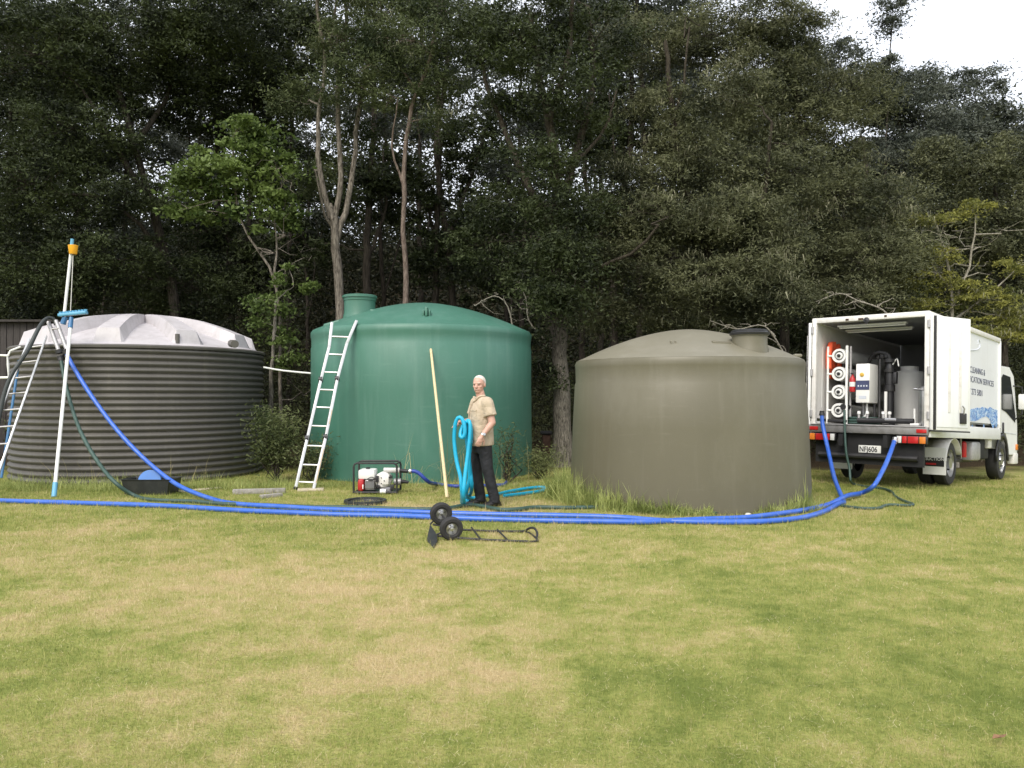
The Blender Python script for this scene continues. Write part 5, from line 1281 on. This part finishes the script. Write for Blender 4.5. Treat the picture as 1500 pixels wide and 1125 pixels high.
# ------------------------------------------------------------------ the man
def capsule(mb, a, b, ra, rb, n=14):
    a, b = Vector(a), Vector(b); d = b - a; L = d.length; u = d.normalized() if L > 1e-6 else Vector((0, 0, 1)); pts, rs = [], []
    for i in range(5): t = math.pi / 2 * (1 - i / 4); pts.append(a - u * ra * math.sin(t)); rs.append(max(ra * math.cos(t), .0005))
    for i in range(5): t = math.pi / 2 * (i / 4); pts.append(b + u * rb * math.sin(t)); rs.append(max(rb * math.cos(t), .0005))
    return mb.tube(pts, rs, n)
def ball(mb, c, rx, ry, rz, rot=None, n=18):
    vs, fs = [], []; m = 12; Mx = rot or Matrix.Identity(3)
    for i in range(m + 1):
        t = math.pi * i / m
        for k in range(n):
            a = 2 * math.pi * k / n; s = max(math.sin(t), .001)
            vs.append(Mx @ Vector((rx * s * math.cos(a), ry * s * math.sin(a), rz * math.cos(t))) + Vector(c))
    for i in range(m):
        for k in range(n): fs.append((i * n + k, i * n + (k + 1) % n, (i + 1) * n + (k + 1) % n, (i + 1) * n + k))
    return mb.add(vs, fs)
def loft(mb, rings, n=28, caps=True, power=2.3):
    """rings of (centre x, y, z, half depth, half width, tilt)"""
    vs, fs = [], []
    for rg in rings:
        cx, cy, cz, rx, ry = rg[:5]; tl = rg[5] if len(rg) > 5 else 0
        for k in range(n):
            a = 2 * math.pi * k / n; ca, sa = math.cos(a), math.sin(a)
            x = math.copysign(abs(ca) ** (2 / power), ca) * rx; y = math.copysign(abs(sa) ** (2 / power), sa) * ry
            vs.append((cx + x, cy + y, cz + x * tl))
    for i in range(len(rings) - 1):
        for k in range(n): fs.append((i * n + k, i * n + (k + 1) % n, (i + 1) * n + (k + 1) % n, (i + 1) * n + k))
    if caps: fs.append(tuple(range(n - 1, -1, -1))); fs.append(tuple((len(rings) - 1) * n + k for k in range(n)))
    return mb.add(vs, fs)
def fused(name, mb, m, parent, voxel=.008, smooth_it=4, fac=.5):
    """weld overlapping shapes into one continuous skin"""
    o = mb.build(name, None, None, 0)
    r = o.modifiers.new('r', 'REMESH'); r.mode = 'VOXEL'; r.voxel_size = voxel; r.use_smooth_shade = True
    s = o.modifiers.new('s', 'SMOOTH'); s.iterations = smooth_it; s.factor = fac
    bpy.context.view_layer.update(); dg = bpy.context.evaluated_depsgraph_get()
    me = bpy.data.meshes.new_from_object(o.evaluated_get(dg)); bpy.data.objects.remove(o); me.name = name
    o = bpy.data.objects.new(name, me); C.objects.link(o); me.materials.clear(); me.materials.append(M[m])
    me.polygons.foreach_set('use_smooth', [True] * len(me.polygons)); o.parent = parent; return o

def hand(mb, wrist, fwd, palm_n, side, curl):
    """palm with four unequal curled fingers and a thumb leaving its side"""
    f = Vector(fwd).normalized(); n = Vector(palm_n); n = (n - f * n.dot(f)).normalized(); s = f.cross(n) * side
    w = Vector(wrist); c = w + f * .05
    Mx = Matrix((f, s, n)).transposed(); ball(mb, c, .052, .042, .019, Mx)
    capsule(mb, w - f * .01, w + f * .03, .027, .027)
    for i, (off, L) in enumerate(((-.030, .068), (-.010, .078), (.010, .074), (.029, .058))):
        p = w + f * .085 + s * off; d = f.copy(); ang = 0
        for j, (fr, rr) in enumerate(((.45, .0100), (.32, .0092), (.23, .0085))):
            ang += curl * (.7 if j == 0 else 1.0); d = f * math.cos(ang) + n * math.sin(ang); q = p + d * L * fr
            capsule(mb, p, q, rr, rr * .95, 8); p = q
    p = w + f * .025 - s * .034
    for (L, a, rr) in ((.04, .7, .0125), (.03, .45, .0105), (.024, .25, .0095)):
        d = (f * math.cos(a) - s * math.sin(a) + n * (.45 if curl > .5 else .2)).normalized(); q = p + d * L; capsule(mb, p, q, rr, rr * .93, 8); p = q

def person():
    fw = Vector((-.92, -.39, 0)).normalized(); base = P(705, 740, 10.95); base.z = 0
    ang = math.atan2(fw.y, fw.x)
    root = thing('person', base, 'man in khaki short-sleeved shirt and black trousers holding a coil of cyan hose', 'person', rz=ang)
    root.scale = (1.07, 1.07, 1.0)      # x = forward, y = his left, z = up
    B = MB()
    LSh, RSh = Vector((-.01, .185, 1.455)), Vector((.0, -.185, 1.455))
    LE, LW = Vector((-.055, .250, 1.165)), Vector((.085, .245, .985))
    RE, RW = Vector((.065, -.215, 1.175)), Vector((.262, -.115, 1.165))
    loft(B, [(-.01, 0, .86, .10, .155), (0, 0, 1.0, .11, .15), (.01, 0, 1.2, .11, .165), (0, 0, 1.38, .10, .18), (-.005, 0, 1.46, .08, .16), (.0, 0, 1.50, .06, .09)])
    capsule(B, (-.005, 0, 1.46), (.02, 0, 1.585), .062, .058)
    for (s_, e_, w_) in ((LSh, LE, LW), (RSh, RE, RW)):
        capsule(B, s_, e_, .058, .046); capsule(B, e_, e_.lerp(w_, .35), .045, .044); capsule(B, e_.lerp(w_, .3), w_, .043, .029)
    hand(B, LW, (LW - LE).normalized() + Vector((.05, .0, -.8)), (.0, -1, .0), -1, .35)
    hand(B, RW, (RW - RE).normalized() + Vector((.0, .35, -.1)), (-.2, .3, -1), 1, 1.15)
    LH, LK, LA = Vector((-.01, .09, .90)), Vector((-.045, .115, .49)), Vector((-.135, .135, .09))
    RH, RK, RA = Vector((.0, -.09, .90)), Vector((.035, -.10, .49)), Vector((-.03, -.105, .09))
    for (h, k, a) in ((LH, LK, LA), (RH, RK, RA)): capsule(B, h, k, .075, .05); capsule(B, k, a, .05, .035)
    # head, turned to the camera
    hz = R(46); hm = Matrix.Rotation(hz, 3, 'Z') @ Matrix.Rotation(R(4), 3, 'Y'); hc = Vector((.03, .0, 1.685))
    def hp(x, y, z): return hc + hm @ Vector((x, y, z))
    ball(B, hp(-.008, 0, .028), .099, .077, .100, hm); ball(B, hp(.022, 0, -.040), .070, .062, .080, hm); ball(B, hp(.045, 0, -.088), .038, .040, .030, hm)
    for s in (-1, 1): ball(B, hp(.055, s * .036, -.022), .026, .026, .024, hm); ball(B, hp(-.01, s * .078, -.005), .018, .010, .032, hm)
    ball(B, hp(.072, 0, .028), .022, .058, .014, hm); capsule(B, hp(.086, 0, .012), hp(.104, 0, -.026), .011, .016); 
    for s in (-1, 1): ball(B, hp(.092, s * .013, -.030), .011, .010, .009, hm)
    capsule(B, hp(.074, -.022, -.058), hp(.074, .022, -.058), .016, .016)
    body = fused('body', B, 'skin', root, .0058, 3, .4)
    for s in (-1, 1):
        MB_ = ball(MB(), hp(.084, s * .030, .006), .006, .011, .0035, hm); MB_.build('eye', 'eye_dark', body)
        ball(MB(), hp(.090, s * .031, .027), .006, .017, .003, hm).build('eyebrow', 'hair_white', body)
    ball(MB(), hp(.0885, 0, -.060), .005, .028, .009, hm).build('mouth', 'lip', body); ball(MB(), hp(.0905, 0, -.0595), .004, .019, .0038, hm).build('teeth', 'teeth', body)
    # short white hair: cap above the brow and round the back
    vs, fs = [], []; n, m = 28, 10
    for i in range(m + 1):
        for k in range(n):
            a = 2 * math.pi * k / n; front = max(0, math.cos(a)); lim = R(108) - R(66) * front ** .6
            t = lim * i / m; j = 1 + .012 * math.sin(k * 5.1 + i * 3.3)
            j *= (1.0 - .035 * (i / m) ** 3); vs.append(hp(-.012 + .106 * math.sin(t) * math.cos(a) * j, .0835 * math.sin(t) * math.sin(a) * j, .030 + .1055 * math.cos(t) * j))
    for i in range(m):
        for k in range(n): fs.append((i * n + k, i * n + (k + 1) % n, (i + 1) * n + (k + 1) % n, (i + 1) * n + k))
    hr_ = MB().add(vs, fs).build('hair', 'hair_white', body); sm = hr_.modifiers.new('t', 'SOLIDIFY'); sm.thickness = .008; sm.offset = -1
    # shirt
    S = MB()
    loft(S, [(.0, 0, .845, .150, .195, -.05), (.0, 0, .90, .152, .196), (.012, 0, 1.05, .156, .188), (.016, 0, 1.2, .150, .192), (.008, 0, 1.34, .138, .200), (-.004, 0, 1.43, .115, .195), (-.008, 0, 1.485, .085, .155), (-.004, 0, 1.525, .066, .085)], power=2.5)
    for (s_, e_) in ((LSh, LE), (RSh, RE)):
        d = (e_ - s_); capsule(S, s_ + Vector((0, 0, -.015)), s_ + d * .30, .083, .080); S.tube([s_ + d * .15, s_ + d * .45, s_ + d * .68], [.080, .079, .083], 18)
    # creases
    for k in range(7):
        z = .92 + .07 * k; capsule(S, (.10 - .02 * (k % 2), .13, z), (.02, .19, z + .05), .012, .008); capsule(S, (-.08, .15, z + .02), (-.02, .188, z + .06), .010, .012)
    sh = fused('shirt', S, 'shirt_khaki', root, .009, 4, .5)
    MB().tube(spline([(.075, -.075, 1.52), (.085, -.02, 1.475), (.105, .0, 1.45)], .02), .014, 8).build('collar', 'shirt_khaki', sh); MB().tube(spline([(-.02, .085, 1.535), (.055, .08, 1.525), (.10, .035, 1.465), (.105, .0, 1.45)], .02), .014, 8).build('collar', 'shirt_khaki', sh)
    MB().tube(spline([(.112, -.01, 1.45), (.150, -.012, 1.35), (.170, -.012, 1.2), (.172, -.012, 1.05), (.156, -.012, .87)], .04), .004, 6).build('button_placket', 'shirt_seam', sh)
    pk = MB().box((.139, .098, 1.29), (.012, .105, .11), Matrix.Rotation(R(22), 3, 'Z'), .004).build('chest_pocket', 'shirt_khaki', sh); MB().box((.147, .100, 1.335), (.008, .112, .030), Matrix.Rotation(R(22), 3, 'Z'), .003).build('pocket_flap', 'shirt_khaki', pk)
    # trousers
    Tm = MB(); loft(Tm, [(0, 0, .74, .10, .16), (0, 0, .82, .125, .175), (0, 0, .92, .128, .175), (0, 0, .97, .125, .168)])
    for (h, k, a) in ((LH, LK, LA), (RH, RK, RA)):
        capsule(Tm, h + Vector((0, 0, -.05)), k, .098, .073); Tm.tube([k + Vector((0, 0, .03)), k.lerp(a, .5), a + Vector((.0, 0, .02)), a + Vector((.015, 0, -.035))], [.074, .072, .068, .072], 18)
        for z in (.12, .17, .56, .62): q = (h.lerp(k, (.9 - z) / .41) if z > .49 else k.lerp(a, (.49 - z) / .40)); capsule(Tm, q + Vector((.055, -.03, .012)), q + Vector((.05, .04, -.012)), .016, .012)
    fused('trousers', Tm, 'trousers_black', root, .009, 3, .5)
    MB().tube([(.13 * math.cos(t), .178 * math.sin(t), .955) for t in [2 * math.pi * i / 28 for i in range(28)]], .014, 6, closed=True).build('belt', 'shoe_black', root)
    for a, yaw in ((LA, .15), (RA, -.1)):
        q = MB(); cs, sn = math.cos(yaw), math.sin(yaw)
        rings = []
        for (x, hw, h) in ((-.085, .030, .05), (-.06, .042, .10), (0, .045, .115), (.06, .046, .09), (.12, .050, .068), (.17, .045, .055), (.205, .024, .035)):
            rings.append((x, hw, h))
        vs, fs = [], []; n = 14
        for (x, hw, h) in rings:
            for k in range(n):
                t = 2 * math.pi * k / n; yy = hw * math.cos(t); zz = h / 2 + h / 2 * math.sin(t); vs.append((a.x + x * cs - yy * sn, a.y + x * sn + yy * cs, max(zz, .004)))
        for i in range(len(rings) - 1):
            for k in range(n): fs.append((i * n + k, i * n + (k + 1) % n, (i + 1) * n + (k + 1) % n, (i + 1) * n + k))
        fs += [tuple(range(n)), tuple((len(rings) - 1) * n + k for k in range(n))]
        MB().add(vs, fs).build('shoe', 'shoe_black', root, 60)
    wd = (LW - LE).normalized(); c = LW - wd * .025
    wt = MB().lathe([(.033, -.010), (.037, -.010), (.037, .010), (.033, .010)], 20, c, wd).build('wristwatch', 'steel', root)
    MB().lathe([(.02, 0), (.02, .008), (0, .009)], 16, c + Vector((.0, .034, .008)), (0, 1, .2)).build('watch_face', 'steel', wt)
    return root
person()

def cyan_hose():
    D = 10.72; g = lambda x, y: G(x, y, .028)
    pts = [g(738, 729), g(765, 726), g(790, 722.5), g(800, 719), g(796, 716.5), g(778, 717.5), g(750, 722), g(725, 727), g(700, 731), g(688, 732),
           P(683, 722, 10.95), P(688, 700, 10.85), P(687, 670, 10.8), P(690, 640, 10.76), P(689, 622, D), P(684, 617, D), P(678, 624, D + .02), P(675, 632, D), P(674.5, 639, D - .04), P(678, 641, D - .05), P(681, 634, D - .05), P(680, 622, D - .04), P(676, 613, D - .02), P(671, 612.5, D), P(667, 622, D + .02), P(665.5, 645, D + .04), P(669, 675, D + .02), P(675, 700, D - .05),
           P(677, 722, D - .06), g(677, 740), g(680, 741.5), P(679, 725, D - .14), P(681, 700, D - .12), P(685, 668, D - .08), P(688, 640, D - .06), P(688.5, 622, D - .05), P(686, 616, D - .02), P(683, 620, D + .1), P(684, 645, D + .12), P(689, 690, D + .15), P(691, 715, D + .2), g(686, 731), g(678, 733), g(684, 737)]
    hose('cyan_hose', 'cyan hose hanging in loops from the man\'s hand and looping over the lawn', pts, .027, 'hose_cyan', couplings=[(pts[-1], (.3, -.3, 0), .028, 'hose_cyan')])
cyan_hose()

# ------------------------------------------------------------------ weeds, tall grass, shrubs, dead branches
def tuft(name, label, cat, px_list, n, h0, h1, m, seed, spread=.12, lean=.38, width=.007, group=None):
    rng = np.random.default_rng(seed); P_ = []; 
    for (px, py, k) in px_list:
        c = G(px, py); nn = int(n * k); o = rng.normal(0, spread, (nn, 2)); x = c.x + o[:, 0]; y = c.y + o[:, 1] * .7
        P_.append((np.stack([x, y, ground_z_np(x, y)], 1), rng.uniform(h0, h1, nn) * (0.55 + .45 * k)))
    pos = np.concatenate([a for a, _ in P_]); L = np.concatenate([b for _, b in P_])
    W = rng.uniform(.6, 1.3, len(L)) * width
    v, f = blades(pos, L, W, rng, lean, 2)
    return tag(np_mesh(name, v, f, m), label, cat, group, 'stuff')
def tank_fringe(label, a0, a1, h0, h1, n, seed, out=.26):
    """grass in a band round the foot of the olive tank, between two bearings"""
    rng = np.random.default_rng(seed); t = rng.uniform(0, 1, n) ** 1.25; a = np.radians(a0 + (a1 - a0) * t)
    rr = 1.77 + np.abs(rng.normal(0, out, n)) * (1.0 - .7 * t); x, y = 2.64 + rr * np.cos(a), 11.84 + rr * np.sin(a)
    clump = .55 + .45 * np.sin(a * 37) * np.sin(a * 11 + 1); L = (h0 + (h1 - h0) * t) * rng.uniform(.3, 1.25, n) * (.45 + .75 * clump); tall = rng.uniform(0, 1, n) < .05; L[tall] *= 1.5
    v, f = blades(np.stack([x, y, ground_z_np(x, y)], 1), L, rng.uniform(.006, .013, n), rng, .55, 2)
    tag(np_mesh('tall_grass', v, f, 'tall_grass'), label, 'grass', kind='stuff')
tank_fringe('tall green grass growing thick along the foot of the olive tank towards the man', 172, 268, .56, .12, 3800, 61, .17)
tank_fringe('green grass tuft at the foot of the olive tank beside the truck hoses', 318, 285, .34, .10, 700, 62, .12)
tuft('tall_grass', 'loose spread of green grass between the thick tree and the olive tank', 'grass', [(842, 712, 1), (850, 722, .8), (838, 702, .8), (855, 730, .6), (870, 738, .5)], 120, .14, .34, 'tall_grass', 67, .14)
tuft('weeds', 'uneven green weeds along the foot of the ribbed tank', 'weeds', [(x, 712 + (i * 5 % 7), .5 + .5 * ((i * 7 % 5) / 5)) for i, x in enumerate(range(-10, 430, 15))], 170, .10, .34, 'tall_grass', 63, .16, .6, .006)
tuft('weeds', 'low green grass along the foot of the green tank', 'weeds', [(x, 711 + (i * 3 % 5), .4 + .4 * ((i * 7 % 5) / 5)) for i, x in enumerate(range(440, 840, 13))], 110, .06, .22, 'tall_grass', 64, .12, .6, .006)
tuft('dry_stalks', 'thin pale dry grass stalks arching in front of the green tank', 'grass', [(600, 712, 1), (655, 708, 1), (668, 712, 1.2), (735, 708, 1), (752, 704, .8), (610, 714, .7)], 11, .5, 1.05, 'dry_grass', 65, .12, .5, .009)
tuft('dry_stalks', 'thin pale dry grass stalks in front of the ribbed tank', 'grass', [(110, 712, 1), (150, 712, 1), (210, 708, 1), (300, 706, 1), (265, 710, 1)], 9, .35, .75, 'dry_grass', 66, .15, .6, .008)

def shrub(name, label, px, py, h, w, m, seed, leaf=.05, n=3500, dy=0.0, group=None):
    c = G(px, py); c.y += dy; rng = np.random.default_rng(seed); r_ = random.Random(seed)
    root = thing(name, (c.x, c.y, ground_z(c.x, c.y)), label, 'shrub', group)
    br = MB(); C_ = []
    for k in range(14):
        a = r_.uniform(0, 6.28); t = r_.uniform(.2, 1); tip = Vector((math.cos(a) * w / 2 * t, math.sin(a) * w / 2 * t, h * r_.uniform(.55, 1)))
        lp = limb_path((0, 0, 0), tip, r_, 5, .25); br.tube(lp, [.012, .010, .008, .006, .005, .003], 4)
        C_ += lp[2:]
    C_ = np.array([tuple(p) for p in C_]); i = rng.integers(0, len(C_), n); p = C_[i] + rng.normal(0, 1, (n, 3)) * np.array([.11, .11, .10]); p[:, 2] = np.abs(p[:, 2])
    v, k = leaf_geo(p, leaf, rng, .3, .35)
    np_mesh('foliage', v, np.arange(len(v)).reshape(-1, 3), m, root)['kind'] = 'stuff'; br.build('stems', 'bark_dark', root, 60)['kind'] = 'stuff'
shrub('bushy_shrub', 'dark bushy shrub between the ribbed tank and the hinged ladder', 405, 706, 1.35, 1.15, 'leaf_weed', 71, .08, 3600)
shrub('bushy_shrub', 'low shrub behind the feet of the hinged ladder', 455, 706, .7, .9, 'leaf_weed', 72, .06, 1900, .1)
shrub('feathery_shrub', 'feathery green shrub standing behind the man by the green tank', 745, 708, .95, .35, 'leaf_weed', 73, .05, 800)
shrub('feathery_shrub', 'low feathery shrub at the foot of the rusty post', 790, 702, .55, .9, 'leaf_weed', 74, .05, 2200)
shrub('feathery_shrub', 'small yellowish weed bush behind the pump', 553, 706, .62, .3, 'leaf_yellow', 75, .05, 420, .25)

def dead_branch(name, label, pts, D, seed, r=.02):
    r_ = random.Random(seed); path = [P(x, y, D) for x, y in pts]; b = path[0]; root = thing(name, b, label, 'branch')
    mb = MB(); sp = spline([p - b for p in path], .12); mb.tube(sp, [r * (1 - .6 * i / len(sp)) for i in range(len(sp))], 6)
    for p in sp[2::2]:
        for _ in range(2):
            e = p + Vector((r_.gauss(0, .22), r_.gauss(0, .2), r_.gauss(.06, .18))); mb.tube(limb_path(p, e, r_, 4, .4), [r * .5, r * .4, r * .3, r * .2, r * .1], 4, caps=False)
    mb.build('wood', 'bark_dead', root, 60)
dead_branch('dead_branch', 'pale dead branch tangle arching above the roof of the green tank', [(752, 500), (748, 462), (738, 440), (722, 434), (705, 442), (696, 448)], 16.9, 81)
dead_branch('dead_branch', 'pale dead branch reaching up beside the thick tree above the green tank', [(800, 500), (775, 470), (770, 436), (758, 412)], 17.2, 82)
dead_branch('dead_branch', 'pale lichen-crusted dead branch above the olive tank manhole', [(1150, 520), (1120, 478), (1080, 482), (1040, 470)], 16.6, 83)
dead_branch('dead_branch', 'pale lichen-crusted dead branch just above the roof of the truck', [(1330, 520), (1300, 460), (1255, 440), (1230, 430), (1195, 442)], 17.2, 84, .025)
